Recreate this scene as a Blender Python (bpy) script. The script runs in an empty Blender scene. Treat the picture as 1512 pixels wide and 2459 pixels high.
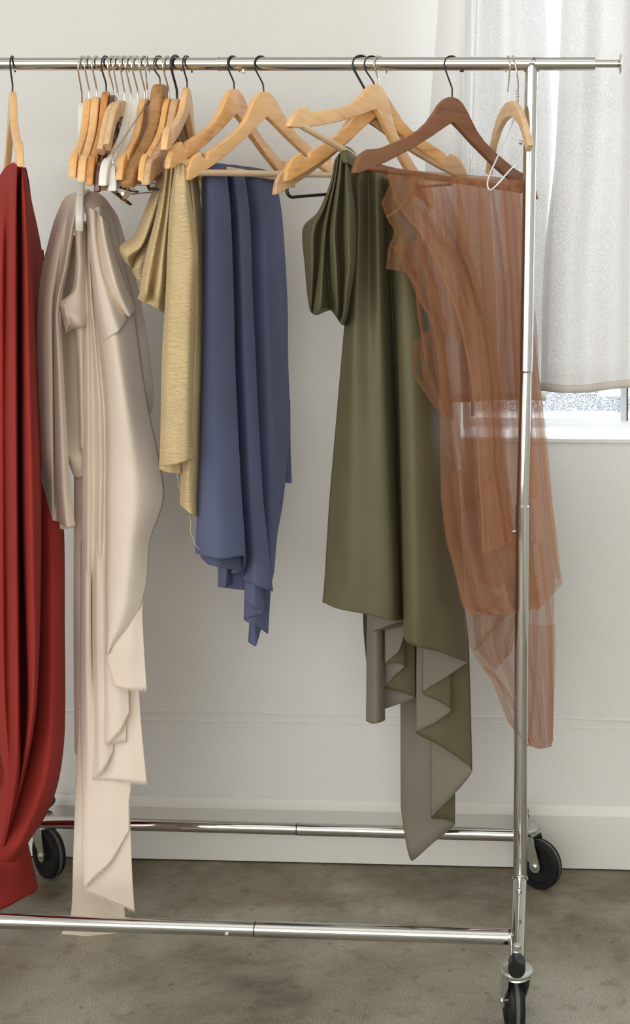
import bpy, bmesh, math, random
from mathutils import Vector, Matrix, noise

# ------------------------------------------------------------------ camera, world, lights, exposure
SC = bpy.context.scene
COL = SC.collection
R = math.radians
IMG_W, IMG_H, FPX = 1512.0, 2459.0, 2860.0
PPX, PPY, YAW, ROLL = 1177.0, 830.0, 0.0415, 0.005
CAM = Vector((0.0315, -2.2, 1.12))
CROT = Matrix.Rotation(YAW, 3, 'Z') @ Matrix.Rotation(math.pi / 2, 3, 'X') @ Matrix.Rotation(ROLL, 3, 'Z')
cd = bpy.data.cameras.new('camera')
cam = bpy.data.objects.new('camera', cd)
COL.objects.link(cam)
cam.matrix_world = Matrix.Translation(CAM) @ CROT.to_4x4()
cd.sensor_fit = 'AUTO'; cd.sensor_width = 36.0
cd.lens = FPX / IMG_H * 36.0
cd.shift_x = (IMG_W / 2 - PPX) / IMG_H
cd.shift_y = (PPY - IMG_H / 2) / IMG_H
cd.clip_start = 0.05
SC.camera = cam

SC.view_settings.view_transform = 'Standard'
SC.view_settings.look = 'None'
SC.view_settings.gamma = 1.0
SC.view_settings.use_curve_mapping = False
SC.view_settings.exposure = -0.64
try:
    SC.cycles.use_denoising = True
    SC.cycles.max_bounces = 14
    SC.cycles.transparent_max_bounces = 24
    SC.cycles.diffuse_bounces = 6
except Exception:
    pass

wd = bpy.data.worlds.new('sky'); SC.world = wd; wd.use_nodes = True
wn = wd.node_tree.nodes; wl = wd.node_tree.links
wbg = wn['Background']
wbg.inputs[0].default_value = (0.86, 0.93, 1.0, 1)
wbg.inputs[1].default_value = 2.6


def area(name, loc, target, sx, sy, power, col):
    l = bpy.data.lights.new(name, 'AREA'); l.shape = 'RECTANGLE'
    l.size = sx; l.size_y = sy; l.energy = power; l.color = col
    o = bpy.data.objects.new(name, l); COL.objects.link(o)
    o.location = loc
    o.rotation_euler = (Vector(target) - Vector(loc)).to_track_quat('-Z', 'Y').to_euler()
    return o


area('daylight_front', (-0.75, -4.75, 1.55), (-0.45, 0, 1.05), 5.2, 2.5, 196, (0.99, 0.988, 0.975))
area('fill_left', (-2.93, -1.9, 1.6), (-0.6, 0, 1.2), 2.6, 1.9, 52, (0.98, 0.99, 1.0))  # added fill from the left side, that wall has no window
area('daylight_skylight', (-0.5, -1.6, 2.86), (-0.5, -1.4, 0), 2.4, 1.6, 12, (1.0, 0.995, 0.98))
area('daylight_window', (0.75, 0.95, 1.75), (0.5, 0, 1.35), 1.6, 1.5, 80, (0.93, 0.97, 1.0))


# ------------------------------------------------------------------ helpers
def at(px, py, y):
    """point of the place on the plane Y=y seen at that pixel of the photograph"""
    d = CROT @ Vector(((px - PPX) / FPX, -(py - PPY) / FPX, -1.0))
    return CAM + d * ((y - CAM.y) / d.y)


def new_mat(name):
    m = bpy.data.materials.new(name); m.use_nodes = True
    nt = m.node_tree
    return m, nt, nt.nodes['Principled BSDF']


def simple(name, col, rough=0.5, metal=0.0, **kw):
    m, nt, p = new_mat(name)
    p.inputs['Base Color'].default_value = (*col, 1)
    p.inputs['Roughness'].default_value = rough
    p.inputs['Metallic'].default_value = metal
    for k, v in kw.items():
        p.inputs[k.replace('_', ' ')].default_value = v
    return m


def tex(nt, kind, vec=None, **kw):
    n = nt.nodes.new(kind)
    for k, v in kw.items():
        n.inputs[k].default_value = v
    if vec is not None:
        nt.links.new(vec, n.inputs['Vector'])
    return n


def coords(nt, scale=(1, 1, 1), src='Object'):
    tc = nt.nodes.new('ShaderNodeTexCoord')
    mp = nt.nodes.new('ShaderNodeMapping'); mp.inputs['Scale'].default_value = scale
    nt.links.new(tc.outputs[src], mp.inputs['Vector'])
    return mp.outputs['Vector']


def ramp(nt, fac, stops):
    r = nt.nodes.new('ShaderNodeValToRGB')
    e = r.color_ramp.elements
    e[0].position, e[0].color = stops[0][0], (*stops[0][1], 1)
    e[1].position, e[1].color = stops[-1][0], (*stops[-1][1], 1)
    for pos, c in stops[1:-1]:
        k = e.new(pos); k.color = (*c, 1)
    nt.links.new(fac, r.inputs['Fac'])
    return r.outputs['Color']


def bump(nt, p, h, strength, dist):
    b = nt.nodes.new('ShaderNodeBump')
    b.inputs['Strength'].default_value = strength
    b.inputs['Distance'].default_value = dist
    nt.links.new(h, b.inputs['Height'])
    nt.links.new(b.outputs['Normal'], p.inputs['Normal'])
    return b


def wood(name, light, dark, rough=0.38, coat=0.25):
    m, nt, p = new_mat(name)
    oi = nt.nodes.new('ShaderNodeObjectInfo')
    tc = nt.nodes.new('ShaderNodeTexCoord')
    ad = nt.nodes.new('ShaderNodeVectorMath'); ad.operation = 'ADD'
    nt.links.new(tc.outputs['Object'], ad.inputs[0]); nt.links.new(oi.outputs['Location'], ad.inputs[1])
    mp = nt.nodes.new('ShaderNodeMapping'); mp.inputs['Scale'].default_value = (5, 60, 60)
    mp.inputs['Rotation'].default_value = (0, R(14), 0)
    nt.links.new(ad.outputs[0], mp.inputs['Vector'])
    n = tex(nt, 'ShaderNodeTexNoise', mp.outputs['Vector'], Scale=1.6, Detail=6.0, Roughness=0.6, Distortion=0.6)
    n2 = tex(nt, 'ShaderNodeTexNoise', ad.outputs[0], Scale=26.0, Detail=2.0)
    mx = nt.nodes.new('ShaderNodeMath'); mx.operation = 'MULTIPLY_ADD'
    nt.links.new(n2.outputs['Fac'], mx.inputs[0]); mx.inputs[1].default_value = 0.45
    nt.links.new(n.outputs['Fac'], mx.inputs[2])
    c = ramp(nt, mx.outputs[0], [(0.50, dark), (0.66, tuple((a * 1.6 + b) / 2.6 for a, b in zip(light, dark))), (0.85, light)])
    nt.links.new(c, p.inputs['Base Color'])
    p.inputs['Roughness'].default_value = rough
    p.inputs['Coat Weight'].default_value = coat
    p.inputs['Coat Roughness'].default_value = 0.2
    bump(nt, p, n.outputs['Fac'], 0.08, 0.001)
    return m


def fabric(name, col, kind='twill', rough=0.8, sheen=0.25, var=0.06):
    m, nt, p = new_mat(name)
    v = coords(nt)
    big = tex(nt, 'ShaderNodeTexNoise', v, Scale=9.0, Detail=3.0)
    lo = tuple(max(0, a * (1 - var)) for a in col); hi = tuple(min(1, a * (1 + var)) for a in col)
    c = ramp(nt, big.outputs['Fac'], [(0.35, lo), (0.65, hi)])
    nt.links.new(c, p.inputs['Base Color'])
    p.inputs['Roughness'].default_value = rough
    p.inputs['Sheen Weight'].default_value = sheen
    p.inputs['Sheen Roughness'].default_value = 0.4
    p.inputs['Sheen Tint'].default_value = (*[min(1, a * 2.2) for a in col], 1)
    p.inputs['Specular IOR Level'].default_value = 0.2
    if kind == 'twill':
        h = tex(nt, 'ShaderNodeTexNoise', coords(nt, (420, 420, 260)), Scale=1.0, Detail=2.0); st, ds = 0.25, 0.0006
    elif kind == 'crepe':
        h = tex(nt, 'ShaderNodeTexNoise', coords(nt, (330, 330, 210)), Scale=1.0, Detail=3.0); st, ds = 0.45, 0.0009
    else:  # crinkled gauze
        h = tex(nt, 'ShaderNodeTexNoise', coords(nt, (80, 80, 260)), Scale=1.0, Detail=4.0, Roughness=0.65, Distortion=1.0); st, ds = 0.9, 0.0034
    bump(nt, p, h.outputs['Fac'], st, ds)
    return m


def sheer(name, col, cover, translucent=0.5, scale=500.0, slant=0.0):
    """open weave: threads that scatter and transmit, holes that let the view through"""
    m, nt, p = new_mat(name)
    out = nt.nodes['Material Output']
    nt.nodes.remove(p)
    df = nt.nodes.new('ShaderNodeBsdfDiffuse'); df.inputs['Color'].default_value = (*col, 1)
    tl = nt.nodes.new('ShaderNodeBsdfTranslucent'); tl.inputs['Color'].default_value = (*col, 1)
    mx = nt.nodes.new('ShaderNodeMixShader'); mx.inputs[0].default_value = translucent
    nt.links.new(df.outputs[0], mx.inputs[1]); nt.links.new(tl.outputs[0], mx.inputs[2])
    tr = nt.nodes.new('ShaderNodeBsdfTransparent')
    m2 = nt.nodes.new('ShaderNodeMixShader')
    n = tex(nt, 'ShaderNodeTexNoise', coords(nt), Scale=scale, Detail=1.0)
    mr = nt.nodes.new('ShaderNodeMapRange')
    mr.inputs['From Min'].default_value = 0.3; mr.inputs['From Max'].default_value = 0.7
    mr.inputs['To Min'].default_value = cover - 0.12; mr.inputs['To Max'].default_value = min(1, cover + 0.12)
    nt.links.new(n.outputs['Fac'], mr.inputs['Value'])
    if slant:      # an open net closes up where it is met at a slant
        lw = nt.nodes.new('ShaderNodeLayerWeight'); lw.inputs['Blend'].default_value = 0.5
        pw = nt.nodes.new('ShaderNodeMath'); pw.operation = 'POWER'; pw.inputs[1].default_value = 2.2
        nt.links.new(lw.outputs['Facing'], pw.inputs[0])
        ma = nt.nodes.new('ShaderNodeMath'); ma.operation = 'MULTIPLY_ADD'; ma.use_clamp = True
        nt.links.new(pw.outputs[0], ma.inputs[0]); ma.inputs[1].default_value = slant
        nt.links.new(mr.outputs[0], ma.inputs[2])
        nt.links.new(ma.outputs[0], m2.inputs[0])
    else:
        nt.links.new(mr.outputs[0], m2.inputs[0])
    nt.links.new(tr.outputs[0], m2.inputs[1]); nt.links.new(mx.outputs[0], m2.inputs[2])
    nt.links.new(m2.outputs[0], out.inputs['Surface'])
    return m


def tag(o, label=None, cat=None, group=None, kind=None):
    if label: o['label'] = label
    if cat: o['category'] = cat
    if group: o['group'] = group
    if kind: o['kind'] = kind
    return o


def empty(name, loc, rot=None):
    o = bpy.data.objects.new(name, None); COL.objects.link(o)
    o.empty_display_size = 0.05
    o.location = loc
    if rot is not None: o.rotation_euler = rot
    return o


class MB:
    """collects shapes, links them as ONE mesh object"""
    def __init__(s):
        s.v = []; s.f = []; s.fm = []

    def add(s, verts, faces, mi=0):
        k = len(s.v)
        s.v += [Vector(p) for p in verts]
        s.f += [tuple(i + k for i in f) for f in faces]
        s.fm += [mi] * len(faces)
        return s

    def box(s, a, b, mi=0):
        x0, y0, z0 = a; x1, y1, z1 = b
        s.add([(x0, y0, z0), (x1, y0, z0), (x1, y1, z0), (x0, y1, z0), (x0, y0, z1), (x1, y0, z1), (x1, y1, z1), (x0, y1, z1)],
              [(0, 3, 2, 1), (4, 5, 6, 7), (0, 1, 5, 4), (1, 2, 6, 5), (2, 3, 7, 6), (3, 0, 4, 7)], mi)
        return s

    def tube(s, pts, rad, seg=12, caps=True, mi=0):
        pts = [Vector(p) for p in pts]
        n = len(pts)
        rs = rad if isinstance(rad, (list, tuple)) else [rad] * n
        tans = []
        for i in range(n):
            t = pts[min(i + 1, n - 1)] - pts[max(i - 1, 0)]
            tans.append(t.normalized() if t.length > 1e-9 else Vector((0, 0, 1)))
        u = tans[0].orthogonal().normalized()
        V = []
        for i in range(n):
            t = tans[i]
            u = (u - t * u.dot(t))
            u = u.normalized() if u.length > 1e-6 else t.orthogonal().normalized()
            w = t.cross(u)
            for k in range(seg):
                a = 2 * math.pi * k / seg
                V.append(pts[i] + (u * math.cos(a) + w * math.sin(a)) * rs[i])
        Fc = []
        for i in range(n - 1):
            for k in range(seg):
                k2 = (k + 1) % seg
                Fc.append((i * seg + k, i * seg + k2, (i + 1) * seg + k2, (i + 1) * seg + k))
        if caps:
            Fc.append(tuple(range(seg - 1, -1, -1)))
            Fc.append(tuple((n - 1) * seg + k for k in range(seg)))
        return s.add(V, Fc, mi)

    def lathe(s, prof, org, axis, seg=32, mi=0):
        """prof: (radius, height along axis)"""
        org = Vector(org); ax = Vector(axis).normalized()
        u = ax.orthogonal().normalized(); w = ax.cross(u)
        V = []
        for r, h in prof:
            for k in range(seg):
                a = 2 * math.pi * k / seg
                V.append(org + ax * h + (u * math.cos(a) + w * math.sin(a)) * max(r, 1e-5))
        Fc = []
        for i in range(len(prof) - 1):
            for k in range(seg):
                k2 = (k + 1) % seg
                Fc.append((i * seg + k, i * seg + k2, (i + 1) * seg + k2, (i + 1) * seg + k))
        return s.add(V, Fc, mi)

    def sphere(s, c, r, mi=0, seg=14):
        prof = [(r * math.sin(math.pi * i / 8), -r * math.cos(math.pi * i / 8)) for i in range(9)]
        return s.lathe(prof, c, (0, 0, 1), seg, mi)

    def build(s, name, mats, parent=None, origin=None, smooth=True, angle=35):
        if not isinstance(mats, (list, tuple)): mats = [mats]
        org = Vector(origin) if origin is not None else Vector((0, 0, 0))
        me = bpy.data.meshes.new(name)
        me.from_pydata([tuple(p - org) for p in s.v], [], s.f)
        for m in mats: me.materials.append(m)
        me.polygons.foreach_set('material_index', s.fm)
        me.validate()
        if smooth:
            me.polygons.foreach_set('use_smooth', [True] * len(me.polygons))
            me.set_sharp_from_angle(angle=R(angle))
        me.update()
        o = bpy.data.objects.new(name, me); COL.objects.link(o)
        if parent is not None:
            o.parent = parent
        o.location = org
        return o


def lin(a, b, n):
    return [Vector(a).lerp(Vector(b), i / (n - 1)) for i in range(n)]


def spline(pts, n, ten=0.5):
    """smooth curve through the points (n samples per span)"""
    P = [Vector(p) for p in pts]
    out = []
    for i in range(len(P) - 1):
        p0 = P[i - 1] if i > 0 else P[0] * 2 - P[1]
        p1, p2 = P[i], P[i + 1]
        p3 = P[i + 2] if i + 2 < len(P) else P[-1] * 2 - P[-2]
        m1 = (p2 - p0) * ten; m2 = (p3 - p1) * ten
        for k in range(n):
            t = k / n
            t2, t3 = t * t, t * t * t
            out.append(p1 * (2 * t3 - 3 * t2 + 1) + m1 * (t3 - 2 * t2 + t) + p2 * (-2 * t3 + 3 * t2) + m2 * (t3 - t2))
    out.append(P[-1])
    return out


# ------------------------------------------------------------------ materials
M = {}
M['chrome'] = simple('polished_chrome', (0.58, 0.575, 0.55), 0.08, 1.0)
M['zinc'] = simple('zinc_plated_steel', (0.62, 0.64, 0.62), 0.32, 1.0)
M['rubber'] = simple('black_rubber', (0.010, 0.010, 0.011), 0.5, Specular_IOR_Level=0.25)
M['tread'] = simple('worn_rubber_tread', (0.10, 0.10, 0.10), 0.8)
M['plastic'] = simple('black_plastic', (0.010, 0.010, 0.011), 0.4, Specular_IOR_Level=0.3)
M['blackwire'] = simple('black_lacquered_wire', (0.018, 0.016, 0.018), 0.3)
M['bronze'] = simple('dark_bronze_wire', (0.16, 0.13, 0.10), 0.3, 1.0)
M['steelwire'] = simple('nickel_wire', (0.66, 0.62, 0.55), 0.2, 1.0)
M['whitewire'] = simple('silver_painted_wire', (0.72, 0.74, 0.76), 0.3, 0.35)
M['honey'] = wood('honey_maple', (0.80, 0.455, 0.175), (0.62, 0.285, 0.08))
M['pale'] = wood('pale_maple', (0.82, 0.50, 0.225), (0.68, 0.37, 0.14))
M['orange'] = wood('orange_pine', (0.60, 0.27, 0.075), (0.38, 0.14, 0.035))
M['beech'] = wood('raw_beech', (0.72, 0.50, 0.28), (0.56, 0.35, 0.17), 0.55, 0.05)
M['ash'] = wood('greyish_beech', (0.62, 0.40, 0.22), (0.46, 0.28, 0.14), 0.5, 0.05)
M['walnut'] = wood('worn_walnut', (0.41, 0.215, 0.075), (0.235, 0.105, 0.03), 0.55, 0.03)
M['brown'] = wood('reddish_walnut', (0.235, 0.095, 0.040), (0.135, 0.047, 0.019), 0.5, 0.06)
M['mahogany'] = wood('dark_mahogany', (0.11, 0.028, 0.018), (0.05, 0.011, 0.008), 0.25, 0.6)
M['dowel'] = wood('pale_dowel', (0.72, 0.52, 0.33), (0.58, 0.38, 0.21), 0.45, 0.1)
M['cream'] = simple('cream_white_lacquer', (0.74, 0.73, 0.66), 0.28, 0.0, Coat_Weight=0.3)
M['ink'] = simple('black_ink', (0.02, 0.02, 0.02), 0.6)
M['red'] = fabric('brick_red_twill', (0.275, 0.027, 0.021), 'twill', 0.8, 0.06)
M['beige'] = fabric('ivory_beige_crepe', (0.76, 0.655, 0.545), 'crepe', 0.75, 0.1, 0.03)
M['tan'] = fabric('wheat_gauze', (0.62, 0.47, 0.26), 'gauze', 0.95, 0.05, 0.05)
M['blue'] = fabric('slate_blue_crepe', (0.095, 0.108, 0.185), 'crepe', 0.8, 0.15, 0.06)
M['olive'] = fabric('olive_satin', (0.110, 0.098, 0.052), 'twill', 0.5, 0.25, 0.05)
M['olive_back'] = fabric('grey_olive_reverse', (0.190, 0.168, 0.130), 'twill', 0.85, 0.2, 0.05)
M['tulle'] = sheer('rust_brown_tulle', (0.50, 0.245, 0.130), 0.33, 0.4, 900.0, slant=0.45)
M['curtain'] = sheer('white_cotton_voile', (0.735, 0.73, 0.725), 0.99, 0.03, 350.0)
M['hem'] = sheer('doubled_voile_hem', (0.64, 0.60, 0.53), 0.995, 0.02, 350.0)
M['thread'] = simple('loose_thread', (0.62, 0.50, 0.33), 0.9)


def wall_mat():
    m, nt, p = new_mat('painted_plaster')
    v = coords(nt)
    n1 = tex(nt, 'ShaderNodeTexNoise', v, Scale=2.2, Detail=4.0)
    c = ramp(nt, n1.outputs['Fac'], [(0.3, (0.645, 0.635, 0.608)), (0.7, (0.685, 0.675, 0.648))])
    nt.links.new(c, p.inputs['Base Color'])
    p.inputs['Roughness'].default_value = 0.62
    n2 = tex(nt, 'ShaderNodeTexNoise', v, Scale=190.0, Detail=3.0)
    n3 = tex(nt, 'ShaderNodeTexNoise', v, Scale=7.0, Detail=3.0)
    mx = nt.nodes.new('ShaderNodeMath'); mx.operation = 'MULTIPLY_ADD'
    nt.links.new(n3.outputs['Fac'], mx.inputs[0]); mx.inputs[1].default_value = 2.0
    nt.links.new(n2.outputs['Fac'], mx.inputs[2])
    bump(nt, p, mx.outputs[0], 0.35, 0.0022)
    return m


def concrete_mat():
    m, nt, p = new_mat('worn_concrete')
    v = coords(nt)
    n1 = tex(nt, 'ShaderNodeTexNoise', v, Scale=3.0, Detail=8.0, Roughness=0.62, Distortion=0.4)
    n2 = tex(nt, 'ShaderNodeTexNoise', v, Scale=420.0, Detail=3.0)
    n3 = tex(nt, 'ShaderNodeTexNoise', v, Scale=26.0, Detail=4.0)
    vo = tex(nt, 'ShaderNodeTexVoronoi', v, Scale=17.0)
    base = ramp(nt, n1.outputs['Fac'], [(0.30, (0.105, 0.088, 0.060)), (0.42, (0.225, 0.200, 0.150)), (0.56, (0.305, 0.280, 0.222)), (0.72, (0.365, 0.340, 0.280))])
    grain = ramp(nt, n2.outputs['Fac'], [(0.32, (0.55, 0.55, 0.52)), (0.5, (1, 1, 1)), (0.68, (1.4, 1.38, 1.32))])
    spot = ramp(nt, vo.outputs['Distance'], [(0.0, (0.42, 0.38, 0.32)), (0.055, (0.62, 0.58, 0.52)), (0.11, (1, 1, 1))])
    blot = ramp(nt, n3.outputs['Fac'], [(0.30, (0.72, 0.68, 0.62)), (0.45, (1, 1, 1))])

    def mul(a, b, f=1.0):
        x = nt.nodes.new('ShaderNodeMix'); x.data_type = 'RGBA'; x.blend_type = 'MULTIPLY'
        x.inputs[0].default_value = f
        nt.links.new(a, x.inputs[6]); nt.links.new(b, x.inputs[7])
        return x.outputs[2]
    c = mul(mul(mul(base, grain), spot, 0.75), blot, 0.8)
    # pale scratches
    sc = tex(nt, 'ShaderNodeTexNoise', coords(nt, (9, 70, 1)), Scale=1.0, Detail=6.0, Distortion=2.5)
    sr = ramp(nt, sc.outputs['Fac'], [(0.495, (0, 0, 0)), (0.50, (0.09, 0.085, 0.07)), (0.505, (0, 0, 0))])
    # mottled tone that darkens towards the wall, pale chips
    tc = nt.nodes.new('ShaderNodeTexCoord'); sp = nt.nodes.new('ShaderNodeSeparateXYZ')
    nt.links.new(tc.outputs['Object'], sp.inputs[0])
    n5 = tex(nt, 'ShaderNodeTexNoise', coords(nt, (5, 9, 1)), Scale=1.0, Detail=7.0, Roughness=0.65)
    gm = nt.nodes.new('ShaderNodeMath'); gm.operation = 'MULTIPLY_ADD'; gm.inputs[1].default_value = 1.1
    nt.links.new(n5.outputs['Fac'], gm.inputs[0]); nt.links.new(sp.outputs[1], gm.inputs[2])
    gr = ramp(nt, gm.outputs[0], [(0.62, (1, 1, 1)), (0.80, (0.68, 0.62, 0.53)), (0.95, (0.50, 0.44, 0.35))])
    c = mul(c, gr, 0.85)
    v2 = tex(nt, 'ShaderNodeTexVoronoi', coords(nt, (5.3, 5.3, 1)), Scale=1.0)
    chip = ramp(nt, v2.outputs['Distance'], [(0.0, (0.35, 0.33, 0.28)), (0.022, (0.22, 0.2, 0.17)), (0.032, (0, 0, 0))])
    a0 = nt.nodes.new('ShaderNodeMix'); a0.data_type = 'RGBA'; a0.blend_type = 'ADD'; a0.inputs[0].default_value = 0.8
    nt.links.new(c, a0.inputs[6]); nt.links.new(chip, a0.inputs[7]); c = a0.outputs[2]
    ad = nt.nodes.new('ShaderNodeMix'); ad.data_type = 'RGBA'; ad.blend_type = 'ADD'; ad.inputs[0].default_value = 0.8
    nt.links.new(c, ad.inputs[6]); nt.links.new(sr, ad.inputs[7])
    nt.links.new(ad.outputs[2], p.inputs['Base Color'])
    p.inputs['Roughness'].default_value = 0.55
    p.inputs['Specular IOR Level'].default_value = 0.35
    bump(nt, p, n2.outputs['Fac'], 0.2, 0.001)
    return m


M['wall'] = wall_mat()
M['floor'] = concrete_mat()
M['trim'] = simple('satin_trim_paint', (0.70, 0.685, 0.645), 0.4)
M['sill'] = simple('white_gloss_sill_paint', (0.80, 0.80, 0.80), 0.35)
M['steel'] = simple('painted_window_steel', (0.50, 0.51, 0.50), 0.45)
M['rust'] = simple('rusty_steel_edge', (0.12, 0.06, 0.035), 0.8)
M['ceil'] = simple('white_ceiling_paint', (0.78, 0.77, 0.75), 0.8)


def dirty_glass():
    m, nt, p = new_mat('dusty_window_glass')
    out = nt.nodes['Material Output']; nt.nodes.remove(p)
    tr = nt.nodes.new('ShaderNodeBsdfTransparent'); tr.inputs[0].default_value = (0.93, 0.96, 0.97, 1)
    gl = nt.nodes.new('ShaderNodeBsdfGlossy'); gl.inputs['Roughness'].default_value = 0.05
    du = nt.nodes.new('ShaderNodeBsdfTranslucent'); du.inputs['Color'].default_value = (0.9, 0.9, 0.88, 1)
    n = tex(nt, 'ShaderNodeTexNoise', coords(nt), Scale=320.0, Detail=2.0)
    tc = nt.nodes.new('ShaderNodeTexCoord'); sp = nt.nodes.new('ShaderNodeSeparateXYZ')
    nt.links.new(tc.outputs['Object'], sp.inputs[0])
    n2 = tex(nt, 'ShaderNodeTexNoise', coords(nt), Scale=14.0, Detail=3.0)
    mr = nt.nodes.new('ShaderNodeMapRange')
    mr.inputs['From Min'].default_value = 0.52; mr.inputs['From Max'].default_value = 0.72
    mr.inputs['To Min'].default_value = 0.04; mr.inputs['To Max'].default_value = 0.75
    nt.links.new(n.outputs['Fac'], mr.inputs['Value'])
    # dust gathers along the foot of the pane (object z = height above the pane's foot)
    m2 = nt.nodes.new('ShaderNodeMapRange')
    m2.inputs['From Min'].default_value = 0.0; m2.inputs['From Max'].default_value = 0.018
    m2.inputs['To Min'].default_value = 0.75; m2.inputs['To Max'].default_value = 0.0
    nt.links.new(sp.outputs[2], m2.inputs['Value'])
    mx = nt.nodes.new('ShaderNodeMath'); mx.operation = 'MAXIMUM'
    nt.links.new(mr.outputs[0], mx.inputs[0]); nt.links.new(m2.outputs[0], mx.inputs[1])
    a = nt.nodes.new('ShaderNodeMixShader'); nt.links.new(mx.outputs[0], a.inputs[0])
    nt.links.new(tr.outputs[0], a.inputs[1]); nt.links.new(du.outputs[0], a.inputs[2])
    b = nt.nodes.new('ShaderNodeMixShader'); b.inputs[0].default_value = 0.05
    nt.links.new(a.outputs[0], b.inputs[1]); nt.links.new(gl.outputs[0], b.inputs[2])
    nt.links.new(b.outputs[0], out.inputs['Surface'])
    return m


M['glass'] = dirty_glass()

# ------------------------------------------------------------------ the setting
WY = 0.367            # face of the rear wall
XL, XR, YF, ZC = -3.0, 2.3, -5.0, 2.95
WX0 = at(1106, 980, WY).x      # left edge of the window opening
WX1 = 1.75
WZ0, WZ1 = 0.925, 2.45


def struct(mb, name, mat, **kw):
    o = mb.build(name, mat, smooth=False, **kw)
    o['kind'] = 'structure'
    return o


b = MB()
b.box((XL, WY, -0.02), (WX0, WY + 0.22, ZC)); b.box((WX1, WY, -0.02), (XR, WY + 0.22, ZC))
b.box((WX0, WY, -0.02), (WX1, WY + 0.22, WZ0 - 0.006)); b.box((WX0, WY, WZ1), (WX1, WY + 0.22, ZC))
# lumpy plaster seam running along the wall above the baseboard
random.seed(3)
for z0, r0 in ((0.3175, 0.0042), (0.2985, 0.0030)):
    pts = []
    for i in range(150):
        x = XL + (XR - XL) * i / 149
        pts.append((x, WY + 0.0008, z0 + 0.004 * noise.noise((x * 6, z0 * 50, 0)) + 0.0015 * noise.noise((x * 31, 3, z0))))
    rr = [r0 * (0.45 + 0.9 * abs(noise.noise((p[0] * 9, 7, z0 * 90)))) for p in pts]
    b.tube(pts, rr, 6)
wall = struct(b, 'wall_back', M['wall'])
struct(MB().box((XL - 0.1, YF - 0.1, -0.12), (XR + 0.1, WY + 0.22, 0)), 'floor', M['floor'])
struct(MB().box((XL - 0.1, YF - 0.1, ZC), (XR + 0.1, WY + 0.22, ZC + 0.1)), 'ceiling', M['ceil'])
struct(MB().box((XL - 0.1, YF, 0), (XL, WY, ZC)), 'wall_left', M['wall'])
struct(MB().box((XR, YF, 0), (XR + 0.1, WY, ZC)), 'wall_right', M['wall'])
struct(MB().box((XL, YF - 0.1, 0), (XR, YF, ZC)), 'wall_front', M['wall'])
# baseboard with a sloped top
bb = MB()
y0, y1, zb, zt, zs = WY - 0.015, WY, 0.003, 0.116, 0.132
pf = [(y1, zb), (y0, zb), (y0, zt - 0.001), (y0 + 0.0015, zt), (y1 - 0.001, zs), (y1, zs)]
V = []
for x in (XL, XR): V += [(x, y, z) for y, z in pf]
n = len(pf)
bb.add(V, [(i, (i + 1) % n, n + (i + 1) % n, n + i) for i in range(n)] + [tuple(range(n)), tuple(range(2 * n - 1, n - 1, -1))])
struct(bb, 'baseboard_back', M['trim'])
# window: painted steel frame, mullions, panes, plaster sill
win = empty('window_1', ((WX0 + WX1) / 2, WY + 0.12, WZ0)); win['kind'] = 'structure'
GY = WY + 0.105
mull = [at(1497, 960, GY).x, at(1497, 960, GY).x + 0.42 * 1.0, at(1497, 960, GY).x + 0.84]
GZ0 = at(1400, 1004, GY).z


def wpart(mb, name, mat, smooth=False):
    o = mb.build(name, mat, smooth=smooth); o.parent = win
    o.matrix_parent_inverse = Matrix.Translation(-Vector(win.location))
    return o


fr = MB()
fr.box((WX0, GY - 0.015, WZ0), (WX0 + 0.014, GY + 0.02, WZ1)); fr.box((WX1 - 0.014, GY - 0.015, WZ0), (WX1, GY + 0.02, WZ1))
fr.box((WX0, GY - 0.012, GZ0 - 0.017), (WX1, GY + 0.02, GZ0)); fr.box((WX0, GY - 0.015, WZ1 - 0.014), (WX1, GY + 0.02, WZ1))
fr.box((WX0, GY - 0.020, WZ0), (WX1, GY + 0.02, GZ0 - 0.017))
for z in (1.94,):
    fr.box((WX0, GY - 0.010, z - 0.008), (WX1, GY + 0.015, z + 0.008))
wpart(fr, 'frame', M['sill'])
for x in mull:
    if x < WX1 - 0.1:
        wpart(MB().box((x - 0.0065, GY - 0.022, GZ0 - 0.004), (x + 0.0045, GY + 0.018, WZ1)), 'mullion', M['steel'])
        wpart(MB().box((x + 0.0045, GY - 0.018, GZ0 - 0.004), (x + 0.0085, GY + 0.016, WZ1)), 'rusty_edge', M['rust'])
xs = [WX0 + 0.014] + [x for x in mull if x < WX1 - 0.1] + [WX1 - 0.014]
for i in range(len(xs) - 1):
    for z0, z1 in ((GZ0, 1.932), (1.948, WZ1 - 0.014)):
        g = MB().box((xs[i] + 0.009, GY + 0.002, 0), (xs[i + 1] - 0.007, GY + 0.006, z1 - z0)).build('pane', M['glass'], smooth=False)
        g.location = (0, 0, z0); g.parent = win; g.matrix_parent_inverse = Matrix.Translation(-Vector(win.location))
# sill: rounded, slightly uneven plaster nose
sb = MB()
pf = [(WY - 0.004, WZ0 - 0.012), (WY - 0.006, WZ0 - 0.004), (WY - 0.001, WZ0 + 0.002), (GY - 0.05, WZ0 + 0.007), (GY - 0.045, WZ0 + 0.012), (GY - 0.018, WZ0 + 0.014), (GY - 0.018, WZ0 - 0.012)]
V = []; nx = 60
for i in range(nx + 1):
    x = WX0 + (WX1 - WX0) * i / nx
    for k, (y, z) in enumerate(pf):
        j = 0.0018 * noise.noise((x * 14, k * 2.3, 1)) if k < 3 else 0
        V.append((x, y + j * 0.6, z + j))
n = len(pf)
sb.add(V, [(i * n + k, i * n + (k + 1) % n, (i + 1) * n + (k + 1) % n, (i + 1) * n + k) for i in range(nx) for k in range(n)] + [tuple(range(n)), tuple(nx * n + k for k in range(n - 1, -1, -1))])
so = sb.build('trim_1', M['sill'], smooth=True, angle=50); so['kind'] = 'structure'
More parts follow.
